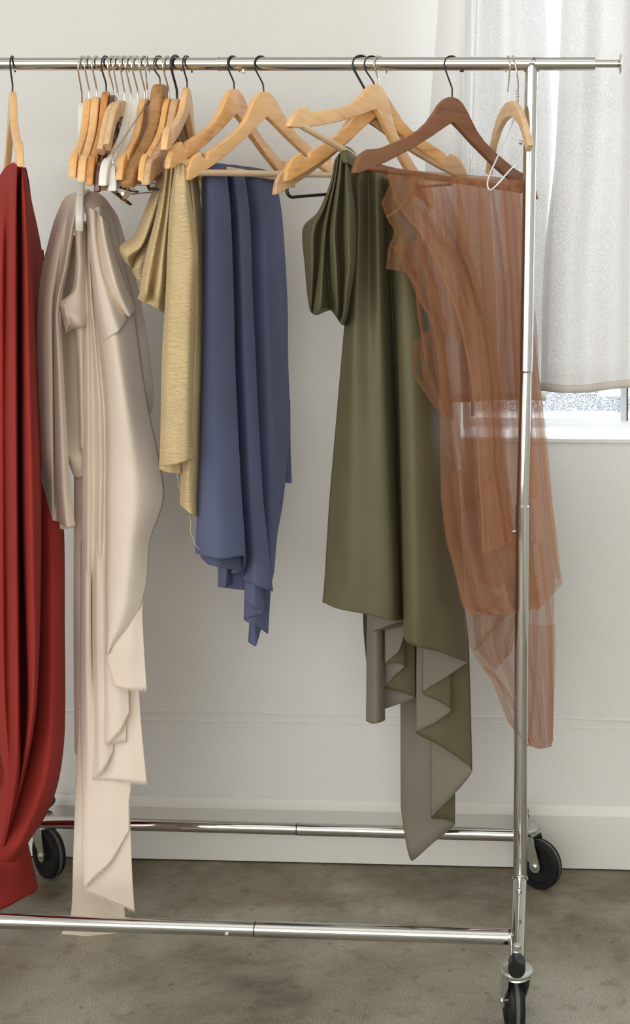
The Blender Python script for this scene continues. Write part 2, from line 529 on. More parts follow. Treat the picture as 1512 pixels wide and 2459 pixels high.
# outdoors, seen in slivers under and between the curtains
pave = simple('outdoor_paving', (0.42, 0.42, 0.42), 0.9)
struct(MB().box((-4, WY + 0.7, -0.12), (9, 14, -0.02)), 'ground', pave)
dusk = simple('blue_grey_render', (0.10, 0.13, 0.20), 0.9)
pale = simple('pale_coping', (0.75, 0.78, 0.76), 0.7)
hed = empty('garden_wall', (0.9, 5.0, -0.02))
tag(hed, 'blue grey garden wall with pale band outside the window', 'wall')
MB().box((-3.4, -0.1, 0), (5, 0.2, 0.98)).build('wall_body', dusk, hed, smooth=False)
MB().box((-3.4, -0.14, 0.98), (5, 0.24, 1.03)).build('coping', pale, hed, smooth=False)
MB().box((-0.52, -0.16, 0.845), (0.9, -0.1, 0.90)).build('pale_band', pale, hed, smooth=False)


# ------------------------------------------------------------------ clothes rack
rack = empty('clothes_rack', (-0.5, 0, 0))
tag(rack, 'chrome rolling clothes rack on black casters standing before the white wall', 'clothes rack')


def rpart(mb, name, mat, parent=None, angle=35):
    o = mb.build(name, mat, angle=angle)
    p = parent or rack
    o.parent = p
    inv = Matrix.Translation(-Vector(rack.location))
    if parent is not None: inv = Matrix.Identity(4)
    o.matrix_parent_inverse = inv
    return o


RA, RB = Vector((-0.98525, 0, 1.64514)), Vector((0.10884, 0, 1.64010))


def rail(x):
    return RA.lerp(RB, (x - RA.x) / (RB.x - RA.x))


XLP = -1.015                       # left post of the rack
xj = at(527, 153, 0).x
xe = at(1428, 153, 0).x; xf = at(1484, 153, 0).x
p1 = rpart(MB().tube([rail(XLP - 0.16), rail(xj)], 0.0118, 28), 'top_rail', M['chrome'])
t = MB().tube([rail(xj), rail(xe)], 0.0127, 28)
t.tube([rail(xj - 0.002), rail(xj + 0.001)], 0.0133, 28)
t.tube([rail(at(1406, 153, 0).x), rail(at(1408, 153, 0).x)], 0.01295, 28)
sleeve = rpart(t, 'rail_sleeve', M['chrome'])
t = MB().tube([rail(xe - 0.05), rail(xf)], 0.0076, 24)
rpart(t, 'rail_extension', M['chrome'])
e0 = rail(xf)
rpart(MB().lathe([(0.0, -0.001), (0.0076, -0.001), (0.0092, 0.0), (0.017, 0.0015), (0.0195, 0.003), (0.0195, 0.0045), (0.0, 0.0045)], e0, (1, 0, 0), 36), 'end_flange', M['chrome'])
for px, py in ((584, 174), (1109, 171)):  # the right one is a black stub standing in for a dark hole
    c = at(px, py, -0.002)
    rpart(MB().lathe([(0.0036, 0.006), (0.0036, 0.001), (0.003, -0.001), (0.0, -0.002)], c, (0, 0, 1), 14), 'spring_button', M['zinc'] if px < 800 else M['ink'])


def letter_strokes(c, s, up, right, out):
    q = lambda u, v: c + right * (u * s) + up * (v * s) + out * 0.00025
    m = MB()
    m.tube([q(-0.42, -0.5), q(0.02, 0.5)], s * 0.045, 6)
    m.tube([q(0.02, 0.5), q(0.42, -0.5)], s * 0.085, 6)
    m.tube([q(-0.24, -0.12), q(0.24, -0.12)], s * 0.04, 6)
    m.tube([q(-0.56, -0.5), q(-0.26, -0.5)], s * 0.035, 6)
    m.tube([q(0.24, -0.5), q(0.60, -0.5)], s * 0.035, 6)
    return m


ang = R(33)
cA = rail(at(1281, 142, 0).x) + Vector((0, -math.cos(ang), math.sin(ang))) * 0.0127
rpart(letter_strokes(cA, 0.0072, Vector((0, math.sin(ang), math.cos(ang))), Vector((1, 0, 0)), Vector((0, -math.cos(ang), math.sin(ang)))), 'stamped_letter', M['ink'])

# right upright: three telescoping tubes with a slight lean, then the weld onto the foot
a0, a1, a2, a3 = at(1276, 160, 0), at(1262.5, 891, 0), at(1253.5, 1214, 0), at(1248, 2113, 0)
m = MB().tube([a0, a1], 0.0126, 30)
m.tube([a1 + Vector((0, 0, 0.002)), a1 + Vector((0, 0, -0.004))], [0.0126, 0.0115], 30)
up1 = rpart(m, 'upright_sleeve', M['chrome'])
rpart(MB().tube([a1, a2], 0.0113, 30), 'upright', M['chrome'])
m = MB().tube([a2, a3 + Vector((0, 0, 0.002))], 0.0127, 30)
m.tube([a2 + Vector((0, 0, 0.0015)), a2 + Vector((0, 0, -0.002))], [0.0120, 0.0133], 30)
rpart(m, 'upright_base', M['chrome'])
# saddle weld where the upright meets the rail
sw = []
for k in range(25):
    a = 2 * math.pi * k / 24
    x, y = 0.0135 * math.cos(a), 0.0135 * math.sin(a)
    zz = -math.sqrt(max(0.0, 0.0127 ** 2 - min(y * y, 0.0126 ** 2)))
    sw.append(rail(a0.x) + Vector((x, y, zz - 0.0008)))
rpart(MB().tube(sw, 0.0015, 8), 'weld_bead', M['chrome'])
for px, py in ((1252, 342), (1234, 1276)):
    c = at(px, py, 0)
    m = MB().lathe([(0.0, -0.0055), (0.003, -0.005), (0.0042, -0.002), (0.0042, 0.001), (0.003, 0.003), (0.003, 0.012)], c, (1, 0, 0), 16)
    rpart(m, 'spring_button', M['chrome'])
# left upright (outside the picture)
m = MB().tube([rail(XLP), Vector((XLP - 0.004, 0, 0.136))], 0.0126, 24)
rpart(m, 'upright', M['chrome'])

YA, YB = -0.318, 0.325
FRY, BRY = -0.212, 0.204
zf = 0.1332


def foot(x, zc):
    c0, c1 = Vector((x, YA, zc)), Vector((x, YB, zc))
    m = MB().tube([c0, c1], 0.0126, 28)
    f = rpart(m, 'foot_tube', M['chrome'])
    for y, s in ((YA, 1), (YB, -1)):
        cap = MB().lathe([(0.0, -0.002), (0.0118, -0.002), (0.0136, 0.0005), (0.0138, 0.004), (0.0138, 0.026), (0.0127, 0.026)], (x, y, zc), (0, s, 0), 28)
        rpart(cap, 'end_cap', M['plastic'])
    return f


fR = foot(a3.x, a3.z)
foot(XLP - 0.004, 0.137)
# weld collar and bolts on the visible foot
wb = []
for k in range(25):
    a = 2 * math.pi * k / 24
    x, y = 0.0137 * math.cos(a), 0.0137 * math.sin(a)
    zz = math.sqrt(max(0.0, 0.0126 ** 2 - min(x * x, 0.0125 ** 2)))
    wb.append(a3 + Vector((x, y, zz + 0.0006)))
rpart(MB().tube(wb, 0.0016, 8), 'weld_bead', M['chrome'])
rpart(MB().lathe([(0.0052, 0.0), (0.0052, 0.003), (0.004, 0.0055), (0.0, 0.006)], Vector((a3.x, -0.075, a3.z + 0.0125)), (0, 0, 1), 16), 'spring_button', M['chrome'])
# maker's mark: little square figure on the foot
ymk = -0.185
cm = Vector((a3.x, ymk, a3.z)) + Vector((0.0030, 0, 0.0123))
m = MB()
for u0, v0, u1, v1 in ((-.5, -.5, .5, -.5), (-.5, 0, .5, 0), (-.5, .5, .5, .5), (-.5, -.5, -.5, .5), (.5, -.5, .5, .5)):
    m.tube([cm + Vector((u0 * 0.0045, v0 * 0.009, 0.0002 - abs(u0) * 0.0002)), cm + Vector((u1 * 0.0045, v1 * 0.009, 0.0002 - abs(u1) * 0.0002))], 0.0003, 5)
rpart(m, 'stamped_mark', M['ink'])


def base_rail(y, zl, zr, xjoin, button):
    A_, B_ = Vector((XLP, y, zl)), Vector((a3.x, y, zr))
    J = A_.lerp(B_, (xjoin - A_.x) / (B_.x - A_.x))
    d = (B_ - A_).normalized()
    rpart(MB().tube([A_, J], 0.0120, 28), 'base_rail', M['chrome'])
    m = MB().tube([J + d * 0.0015, B_ - d * 0.010], 0.0127, 28)
    rpart(m, 'base_rail_sleeve', M['chrome'])
    rpart(MB().tube([J - d * 0.0005, J + d * 0.0018], 0.0122, 28), 'joint_ring', M['rubber'])
    rpart(MB().tube([B_ - d * 0.016, B_ - d * 0.0115], [0.0128, 0.0142], 24), 'weld_collar', M['chrome'])
    if button is not None:
        q = A_.lerp(B_, (button - A_.x) / (B_.x - A_.x)) + Vector((0, -0.0105, -0.004))
        rpart(MB().lathe([(0.0042, 0.004), (0.0045, 0.0), (0.0035, -0.003), (0.0, -0.0038)], q, (0, 1, 0), 16), 'spring_button', M['zinc'])


base_rail(FRY, 0.1386, 0.1330, at(612, 2231, FRY).x, at(549, 2232, FRY).x)
base_rail(BRY, 0.1383, 0.1328, at(713, 1989, BRY).x, None)


def caster(x, y, yaw, zt):
    """fork + wheel trailing along local +X from the stem"""
    Mx = Matrix.Translation((x, y, 0)) @ Matrix.Rotation(yaw, 4, 'Z')
    q = lambda p: Mx @ Vector(p)
    off = 0.034
    fk = MB()
    ztop = zt - 0.0130
    # swivel head: stacked rounded rings under the tube
    fk.lathe([(0.0, 0.0), (0.018, 0.0), (0.024, -0.001), (0.0265, -0.004), (0.0265, -0.007), (0.024, -0.010), (0.0, -0.010)], q((0, 0, ztop)), (0, 0, 1), 30)
    fk.lathe([(0.0, 0.0), (0.020, 0.0), (0.022, -0.004), (0.0, -0.004)], q((0, 0, ztop - 0.010)), (0, 0, 1), 30)
    for s in (-1, 1):
        w0, w1 = 0.0168 * s, 0.0190 * s
        prof = [(-0.020, ztop - 0.009), (0.026, ztop - 0.009), (0.030, ztop - 0.016), (off + 0.0115, 0.055)]
        for k in range(7):
            a = R(15) - R(30 + 180) * k / 6
            prof.append((off + 0.0125 * math.cos(a), 0.050 + 0.0125 * math.sin(a)))
        prof += [(off - 0.0125, 0.056), (-0.016, ztop - 0.024)]
        nn = len(prof)
        V = [q((px_, w0, pz_)) for px_, pz_ in prof] + [q((px_, w1, pz_)) for px_, pz_ in prof]
        fk.add(V, [tuple(range(nn)), tuple(range(2 * nn - 1, nn - 1, -1))] + [(i, (i + 1) % nn, nn + (i + 1) % nn, nn + i) for i in range(nn)])
    # yoke plate bridging the two cheeks
    V = [q((-0.019, -0.019, ztop - 0.012)), q((0.028, -0.019, ztop - 0.012)), q((0.028, 0.019, ztop - 0.012)), q((-0.019, 0.019, ztop - 0.012)),
         q((-0.019, -0.019, ztop - 0.009)), q((0.028, -0.019, ztop - 0.009)), q((0.028, 0.019, ztop - 0.009)), q((-0.019, 0.019, ztop - 0.009))]
    fk.add(V, [(0, 3, 2, 1), (4, 5, 6, 7), (0, 1, 5, 4), (1, 2, 6, 5), (2, 3, 7, 6), (3, 0, 4, 7)])
    c = rpart(fk, 'caster', M['zinc'])
    ax = Mx.to_3x3() @ Vector((0, 1, 0))
    ctr = q((off, 0, 0.0505))
    wl_ = MB().lathe([(0.0, -0.009), (0.012, -0.009), (0.013, -0.0075), (0.036, -0.0075), (0.0375, -0.0125), (0.0435, -0.0128), (0.0475, -0.0115), (0.0495, -0.008),
                      (0.0500, -0.0042), (0.0494, -0.0030), (0.0494, 0.0030), (0.0500, 0.0042), (0.0495, 0.008), (0.0475, 0.0115), (0.0435, 0.0128), (0.0375, 0.0125),
                      (0.036, 0.0075), (0.013, 0.0075), (0.012, 0.009), (0.0, 0.009)], ctr, ax, 44)
    seg = 44
    for i in range(seg * 9, seg * 10): wl_.fm[i] = 1
    w = wl_.build('wheel', [M['rubber'], M['tread']])
    rv = MB().tube([ctr - ax * 0.0205, ctr + ax * 0.0205], 0.004, 14)
    for s in (-1, 1):
        rv.lathe([(0.0065, 0), (0.006, 0.002), (0.0035, 0.0034), (0, 0.0038)], ctr + ax * (0.019 * s), ax * s, 16)
    r_ = rv.build('axle_rivet', M['zinc'])
    nut = MB().tube([q((0, 0, zt - 0.016)), q((0, 0, zt + 0.020))], 0.0042, 14)
    nut.tube([q((0, 0, zt + 0.0125)), q((0, 0, zt + 0.0140))], 0.0088, 20)
    nut.tube([q((0, 0, zt + 0.0140)), q((0, 0, zt + 0.0225))], 0.0074, 6)
    nut.tube([q((0, 0, zt + 0.0225)), q((0, 0, zt + 0.0245))], [0.0062, 0.0045], 12)
    nt_ = nut.build('stem_nut', M['zinc'], angle=20)
    for o in (w, r_, nt_):
        o.parent = c
        o.matrix_parent_inverse = Matrix.Identity(4)
    return c


caster(a3.x, YA + 0.034, R(101), a3.z)
caster(a3.x + 0.006, YB - 0.045, R(-30), a3.z)
caster(XLP - 0.004, YB - 0.045, R(-38), 0.137)
caster(XLP - 0.004, YA + 0.032, R(-70), 0.137)


# ------------------------------------------------------------------ hangers
def outline(kind, drop):
    if kind == 'arch':
        top = [(0, 0), (.03, -.003), (.06, -.014), (.09, -.034), (.115, -.060), (.135, -.086), (.149, -.105)]
        bot = [(.130, -.113), (.112, -.086), (.088, -.060), (.055, -.040), (.025, -.031), (0, -.029)]
        k = drop / .110
        return [(x, z * k) for x, z in top], [(x, z * k) for x, z in bot]
    k = drop / .166
    top = [(0, .0005), (.010, -.0003), (.021, -.006), (.033, -.018), (.045, -.035), (.060, -.054), (.078, -.070), (.100, -.084), (.130, -.099), (.157, -.112)]
    if kind == 'notched':
        top += [(.1655, -.1165), (.1660, -.123), (.1705, -.1275), (.1765, -.1270), (.1805, -.1215), (.1815, -.1165)]
    else:
        top += [(.170, -.1165)]
    top += [(.193, -.121), (.206, -.130), (.216, -.145), (.2225, -.163)]
    bot = [(.2215, -.166), (.213, -.1655), (.190, -.156), (.150, -.137), (.100, -.110), (.050, -.079), (.018, -.057), (0, -.046)]
    if kind == 'thick':
        top = [(0, .0), (.012, -.001), (.024, -.008), (.034, -.022), (.043, -.042), (.056, -.064), (.078, -.082), (.110, -.100), (.150, -.118), (.185, -.133), (.208, -.146), (.2225, -.164)]
        bot = [(.2195, -.170), (.205, -.170), (.180, -.163), (.150, -.152), (.100, -.128), (.050, -.098), (0, -.072)]
    return [(x, z * k) for x, z in top], [(x, z * k) for x, z in bot]


def body_mesh(kind, w, drop, thick, bev, bend=0.0):
    top, bot = outline(kind, drop)
    base = 0.149 if kind == 'arch' else 0.2225
    sx = (w / 2) / base
    right = top + bot
    pts = [(x * sx, z) for x, z in right]
    pts += [(-x * sx, z) for x, z in reversed(right) if x > 1e-6]
    bm = bmesh.new()
    vs = [bm.verts.new((x, -thick / 2, z)) for x, z in pts]
    f = bm.faces.new(vs)
    ex = bmesh.ops.extrude_face_region(bm, geom=[f])
    nv = [g for g in ex['geom'] if isinstance(g, bmesh.types.BMVert)]
    for v in nv: v.co.y = thick / 2
    bm.normal_update()
    ed = [e for e in bm.edges if abs(e.verts[0].co.y - e.verts[1].co.y) < 1e-6]
    bmesh.ops.bevel(bm, geom=ed, offset=bev, segments=3, profile=0.5, affect='EDGES', clamp_overlap=True)
    bmesh.ops.triangulate(bm, faces=[f for f in bm.faces if len(f.verts) > 4])
    bmesh.ops.recalc_face_normals(bm, faces=bm.faces)
    if bend:
        for v in bm.verts:
            v.co.y -= bend * (v.co.x / 0.2225) ** 2
    me = bpy.data.meshes.new('hanger_body')
    bm.to_mesh(me); bm.free()
    me.polygons.foreach_set('use_smooth', [True] * len(me.polygons))
    me.set_sharp_from_angle(angle=R(40))
    return me


def hook_mb(h, rw, rh=0.0190, side=-1):
    zc = 0.0127 + rw - rh
    zt = -h + max(0.010, 0.36 * (h - 0.012))
    pts = [(0, -h - 0.012), (0, -h), (0, zt - 0.002), (side * 0.0025, zt + 0.004)]
    pts += [(side * rh * 0.88, zc - rh * 0.42)]
    ctrl = []
    for k in range(13):
        a = R(188) - R(188 + 16) * k / 12
        ctrl.append((side * -rh * math.cos(a), zc + rh * math.sin(a)))
    pts += ctrl
    P3 = [Vector((x, 0, z)) for x, z in pts]
    path = P3[:2] + spline(P3[2:], 4)
    m = MB().tube(path, rw, 10)
    m.sphere(path[-1], rw * 1.1, 0, 8)
    return m


DONE = {}


def hanger(name, label, X, h, yaw, tilt, body, hook, kind='notched', W=0.445, drop=0.166, thick=0.0115, bev=0.0022,
           bar=None, rw=0.0016, group=None, side=-1, bend=0.0, blackbar=False, ridges=False, cat='clothes hanger'):
    o = empty(name, rail(X))
    o.rotation_euler = (0, 0, 0)
    o.rotation_mode = 'XYZ'
    o.matrix_world = Matrix.Translation(rail(X)) @ Matrix.Rotation(yaw, 4, 'Z') @ Matrix.Rotation(tilt, 4, 'Y')
    tag(o, label, cat, group)
    me = body_mesh(kind, W, drop, thick, bev, bend)
    me.materials.append(body)
    bo = bpy.data.objects.new('body', me); COL.objects.link(bo)
    bo.parent = o; bo.location = (0, 0, -h)
    hk = hook_mb(h, rw, side=side).build('hook', hook, o)
    hk.rotation_euler = (0, 0, R(-17) if yaw > R(85) else R(-4))
    k = drop / 0.166
    if bar is not None:
        zb = -h - 0.1515 * k
        xb = (W / 2) * 0.885
        m = MB().tube([(-xb, 0, zb), (xb, 0, zb)], 0.0060, 16)
        for s in (-1, 1):
            m.tube([(s * xb, 0, zb), (s * (xb - 0.020), 0, zb)], [0.0052, 0.0066], 16)
        m.build('trouser_bar', bar, o)
    if blackbar:
        zb = -h - 0.172 * k
        xb = (W / 2) * 0.86
        P_ = spline([(-xb + 0.006, 0.004, zb + 0.030), (-xb, 0.004, zb + 0.010), (-xb + 0.008, 0.004, zb), (-xb + 0.03, 0.004, zb), (0, 0.004, zb), (xb - 0.03, 0.004, zb), (xb - 0.008, 0.004, zb), (xb, 0.004, zb + 0.010), (xb - 0.006, 0.004, zb + 0.030)], 6)
        MB().tube(P_, 0.0030, 10).build('non_slip_bar', M['blackwire'], o)
    if ridges:
        for s in (-1, 1):
            m = MB()
            for i in range(15):
                x = s * (0.128 + 0.0032 * i)
                z = -h + (-.098 - (abs(x) - .128) * 0.46) * k + 0.0006
                m.tube([(x, -thick * 0.42, z), (x, thick * 0.42, z)], 0.0007, 5)
            m.build('grip_ridges', body, o)
    return o


G1 = 'wooden hangers bunched together on the rail'
hn = 'clothes_hanger'
D = R
hanger(hn, 'honey wood hanger with black hook carrying the brick red fabric', -0.9610, .0533, D(117.9), D(-.8), M['pale'], M['blackwire'], bar=M['dowel'])
hanger(hn, 'cream white wooden hanger steeply tilted, its end poking out of the beige fabric', -.8296, .0765, D(109.3), D(-29.8), M['cream'], M['steelwire'], group=G1, thick=.014, bev=.003)
hanger(hn, 'pale maple notched hanger, leftmost wooden end above the beige fabric', -.8155, .0650, D(103.5), D(-4.4), M['honey'], M['steelwire'], W=.44, drop=.16, group=G1, thick=.0125)
hanger(hn, 'smooth pale maple hanger without notch, overlapping the cream white tilted one', -.8013, .0610, D(103.6), D(-5.9), M['pale'], M['steelwire'], kind='plain', W=.44, drop=.165, group=G1, thick=.0145, bev=.0045)
hanger(hn, 'orange pine hanger with black hook and strong end grain', -.7833, .0508, D(102.3), D(-7.6), M['orange'], M['blackwire'], W=.44, drop=.175, group=G1, thick=.0125)
hanger(hn, 'dark mahogany hanger, the only wine coloured one on the rail', -.7709, .0569, D(102.4), D(-9.0), M['mahogany'], M['steelwire'], kind='plain', W=.44, drop=.175, group=G1, thick=.0115, bev=.003)
hanger(hn, 'small arched raw beech hanger, lower of the nested pair', -.7606, .0731, D(99.4), D(-2.0), M['beech'], M['steelwire'], kind='arch', W=.34, drop=.112, group='small arched beech hangers', thick=.0105, bev=.0025, bar=M['beech'])
hanger(hn, 'small arched raw beech hanger, upper of the nested pair', -.7478, .0712, D(99.2), D(0), M['beech'], M['steelwire'], kind='arch', W=.34, drop=.112, group='small arched beech hangers', thick=.0105, bev=.0025)
hanger(hn, 'cream white hanger with a notch, beside the dark mahogany one', -.7365, .0690, D(95.9), D(-5.6), M['cream'], M['steelwire'], W=.44, drop=.165, group=G1, thick=.0145, bev=.0042)
hanger(hn, 'cream white hanger behind the chrome wire clip hanger', -.7245, .0630, D(96.5), D(-8.2), M['cream'], M['steelwire'], kind='plain', W=.44, drop=.17, group=G1, thick=.0145, bev=.0042)
hanger(hn, 'honey notched hanger touching the left side of the worn walnut one', -.7105, .0640, D(96.8), D(-5.6), M['honey'], M['steelwire'], W=.44, drop=.16, group=G1, thick=.0115)
hanger(hn, 'tall worn walnut hanger with scuffed round head', -.6818, .0370, D(91.7), D(-7.0), M['walnut'], M['bronze'], kind='thick', W=.44, drop=.19, group=G1, thick=.0225, bev=.006, bar=M['walnut'])
hanger(hn, 'honey notched hanger squeezed between the worn walnut and the ridged one', -.6655, .0631, D(94.4), D(-6.2), M['honey'], M['steelwire'], W=.44, drop=.16, group=G1, thick=.0110, bar=M['honey'])
hanger(hn, 'greyish beech hanger with ridged shoulder grips and thick black hook', -.6500, .0646, D(92.2), D(-6.2), M['ash'], M['blackwire'], kind='plain', W=.44, drop=.165, group=G1, thick=.0145, bev=.0035, rw=.0023, ridges=True, blackbar=True)
hanger(hn, 'honey hanger seen at a slant, last of the bunch beside the tan gauze', -.6287, .0469, D(97.5), D(3.6), M['pale'], M['blackwire'], group=G1, bar=M['dowel'])
hanger(hn, 'honey hanger with black hook behind, its bar carrying the blue fabric', -.5418, .0473, D(73.1), D(-3.1), M['honey'], M['blackwire'], bar=M['dowel'], group='honey hangers beside the blue fabric')
hanger(hn, 'honey hanger with an empty pale bar in front of the blue fabric', -.4888, .0516, D(62.0), D(-6.6), M['pale'], M['blackwire'], bar=M['dowel'], group='honey hangers beside the blue fabric')
hanger(hn, 'pale honey hanger tipped upward, its bar carrying the olive fabric', -.2655, .0441, D(61.5), D(12.3), M['pale'], M['steelwire'], bar=M['dowel'], group='overlapping hangers above the olive fabric')
hanger(hn, 'glossy orange honey hanger lying over another behind the tipped one', -.2814, .0490, D(47.5), D(-6.4), M['honey'], M['blackwire'], group='overlapping hangers above the olive fabric')
hanger(hn, 'light hanger with thick black hook and black non-slip bar, rearmost of the overlapping three', -.3020, .0620, D(43.0), D(-8.8), M['ash'], M['blackwire'], kind='plain', rw=.0023, blackbar=True, group='overlapping hangers above the olive fabric')
hanger(hn, 'reddish walnut hanger with black hook carrying the brown tulle', -.1324, .0630, D(44.6), D(.9), M['brown'], M['blackwire'], kind='plain', bar=M['brown'])
hanger(hn, 'small arched raw beech hanger alone beside the chrome upright', -.0301, .0723, D(-72.9), D(-1.0), M['beech'], M['steelwire'], kind='arch', W=.30, drop=.110, thick=.0110, bev=.0025, side=1)

# thin wire hanger beside the upright
wh = empty('wire_hanger', rail(at(1236, 150, 0).x))
tag(wh, 'thin silver wire hanger with twisted neck beside the chrome upright', 'clothes hanger')


def wpts(l):
    return [at(px, py, d / 100.0) for px, py, d in l]


def under(mb, name, mat, par):
    o = mb.build(name, mat); o.parent = par
    o.matrix_parent_inverse = par.matrix_world.inverted() if par.matrix_world != Matrix.Identity(4) else Matrix.Translation(-Vector(par.location))
    return o


bpy.context.view_layer.update()
hk = spline(wpts([(1242, 222, 0), (1244, 205, -.6), (1241, 178, -1.5), (1236, 152, -1.7), (1230, 137, -.9), (1231, 132, 0), (1238, 140, 1.2), (1244, 155, 1.8), (1250, 168, 1.6)]), 6)
under(MB().tube(hk, 0.0014, 8), 'hook', M['steelwire'], wh)
ca, cb = at(1242, 218, 0), at(1241, 264, 0)
m = MB()
for ph in (0, math.pi):
    pts = []
    for i in range(49):
        t = i / 48; a = ph + t * math.pi * 6
        pts.append(ca.lerp(cb, t) + Vector((math.cos(a), math.sin(a), 0)) * 0.0021)
    m.tube(pts, 0.0012, 8)
under(m, 'twisted_neck', M['steelwire'], wh)
lo = spline(wpts([(1241, 262, 0), (1234, 285, -1.5), (1217, 328, -5), (1190, 385, -10), (1173, 425, -13.5), (1170, 445, -14.5), (1176, 456, -14.5), (1190, 446, -13.5), (1215, 418, -11),
                  (1228, 404, -9), (1241, 390, -7.5), (1250, 368, -5.5), (1258, 330, -3), (1262, 318, 2), (1266, 330, 8), (1272, 350, 14), (1272, 340, 16), (1262, 305, 8), (1244, 263, 0.3)]), 6)
under(MB().tube(lo, 0.0014, 8), 'wire_loop', M['whitewire'], wh)

# chrome clip hanger between the bunched wooden ones
ch = empty('clip_hanger', rail(at(354, 150, 0).x))
tag(ch, 'chrome wire hanger with spring clip, among the bunched wooden hangers', 'clothes hanger', G1)
bpy.context.view_layer.update()
hk = hook_mb(.066, .0015)
o = hk.build('hook', M['steelwire'], ch); o.rotation_euler = (0, 0, R(97))
fr = spline(wpts([(355, 236, 0), (345, 258, -3), (330, 282, -6), (300, 328, -13), (274, 366, -18.5), (270, 378, -19.5), (272, 390, -19.8), (277, 399, -19.6), (279, 420, -19), (280, 440, -17.6), (281, 452, -16.8), (283, 463, -16), (288, 466, -15), (318, 466, -8), (340, 464, -2), (362, 462, 4), (384, 462, 10), (392, 440, 14), (386, 380, 16), (372, 300, 9), (357, 240, 1)]), 5)
under(MB().tube(fr, 0.0015, 8), 'wire_frame', M['chrome'], ch)
bar_ = wpts([(276, 441, -17), (372, 441, 8)])
under(MB().tube(bar_, 0.0042, 14), 'cross_tube', M['chrome'], ch)


def plate(mb, A_, B_, wid, n_, th=0.0008):
    """narrow pressed metal leaf from A to B"""
    d = (B_ - A_).normalized(); s = d.cross(n_).normalized() * wid / 2; k = n_.normalized() * th
    P_ = [A_ - s, A_ + s, B_ + s * 0.8, B_ - s * 0.8]
    mb.add(P_ + [p + k for p in P_], [(0, 3, 2, 1), (4, 5, 6, 7), (0, 1, 5, 4), (1, 2, 6, 5), (2, 3, 7, 6), (3, 0, 4, 7)])


cl = MB()
c0, c1, c2, c3, c4, c5 = wpts([(265, 454, -17), (293, 477, -17), (315, 493, -17), (272, 446, -17), (332, 462, -16), (297, 466, -17)])
nrm = Vector((0.5, -0.4, 0.8))
plate(cl, c0, c1, 0.013, nrm); plate(cl, c1, c2, 0.012, nrm)
plate(cl, c3, c4, 0.013, nrm)
cl.tube([c5 + Vector((0, -0.006, 0)), c5 + Vector((0, 0.006, 0))], 0.0030, 12)
plate(cl, at(309, 459, -.172), at(299, 478, -.172), 0.012, Vector((1, -.5, .3)))
plate(cl, c0, c3, 0.011, Vector((-.8, -.4, .2)))
for i in range(5):
    e = c3.lerp(c4, 0.62 + i * 0.075) + Vector((0, 0, 0.0012))
    cl.tube([e + Vector((-.001, -.005, 0)), e + Vector((.001, .005, 0))], 0.0008, 6)
under(cl, 'spring_clip', M['chrome'], ch)


# ------------------------------------------------------------------ fabrics
def crn(a, b, c, d, t, ten):
    m1 = (c - a) * ten; m2 = (d - b) * ten
    t2, t3 = t * t, t * t * t
    return b * (2 * t3 - 3 * t2 + 1) + m1 * (t3 - 2 * t2 + t) + c * (-2 * t3 + 3 * t2) + m2 * (t3 - t2)


def dense(line, n, ten):
    out = []
    L = len(line)
    for i in range(L - 1):
        p0 = line[max(i - 1, 0)]; p3 = line[min(i + 2, L - 1)]
        for k in range(n):
            out.append(crn(p0, line[i], line[i + 1], p3, k / n, ten))
    out.append(line[-1])
    return out


SHIFT = [0.0, 1.0]


def row(y, xs, ds):
    if not isinstance(y, (list, tuple)): y = [y] * len(xs)
    return [at(x, yy, ((d + 8.0) * SHIFT[1] - 8.0 + SHIFT[0] * max(0.0, min(1.0, (2120 - yy) / 1000.0))) / 100.0) for x, yy, d in zip(xs, y, ds)]


def patch(mb, rows, nu=7, nv=10, tu=0.42, tv=0.45, wr=0.0016, seed=0, mi=0, wf=(34, 34, 3.2)):
    """cloth surface through rows of points; returns the dense grid"""
    R1 = [dense(r, nu, tu) for r in rows]
    cols = list(zip(*R1))
    cols = [dense(list(c), nv, tv) for c in cols]
    nc, nr = len(cols), len(cols[0])
    V = []
    for c in cols:
        for p in c:
            a = noise.noise((p.x * wf[0] + seed, p.y * 20, p.z * wf[2]))
            b2 = noise.noise((p.x * 90 + seed, p.y * 50, p.z * 11 + 5))
            k = wr * a * 1.6 + wr * 0.30 * b2
            V.append(p + Vector((k * 0.45, -k, 0)))
    F_ = []
    for i in range(nc - 1):
        for j in range(nr - 1):
            F_.append((i * nr + j, i * nr + j + 1, (i + 1) * nr + j + 1, (i + 1) * nr + j))
    mb.add(V, F_, mi)
    return [[V[i * nr + j] for i in range(nc)] for j in range(nr)]


def cloth(mb, name, label, mat, back=None, th=0.0011, origin=None):
    org = origin or mb.v[0]
    mats = [mat] + ([back] if back else [])
    o = mb.build(name, mats, origin=org, angle=180)
    s = o.modifiers.new('thickness', 'SOLIDIFY')
    s.thickness = th; s.offset = 0
    if back:
        s.material_offset = 1; s.material_offset_rim = 1
    tag(o, label, 'fabric')
    return o


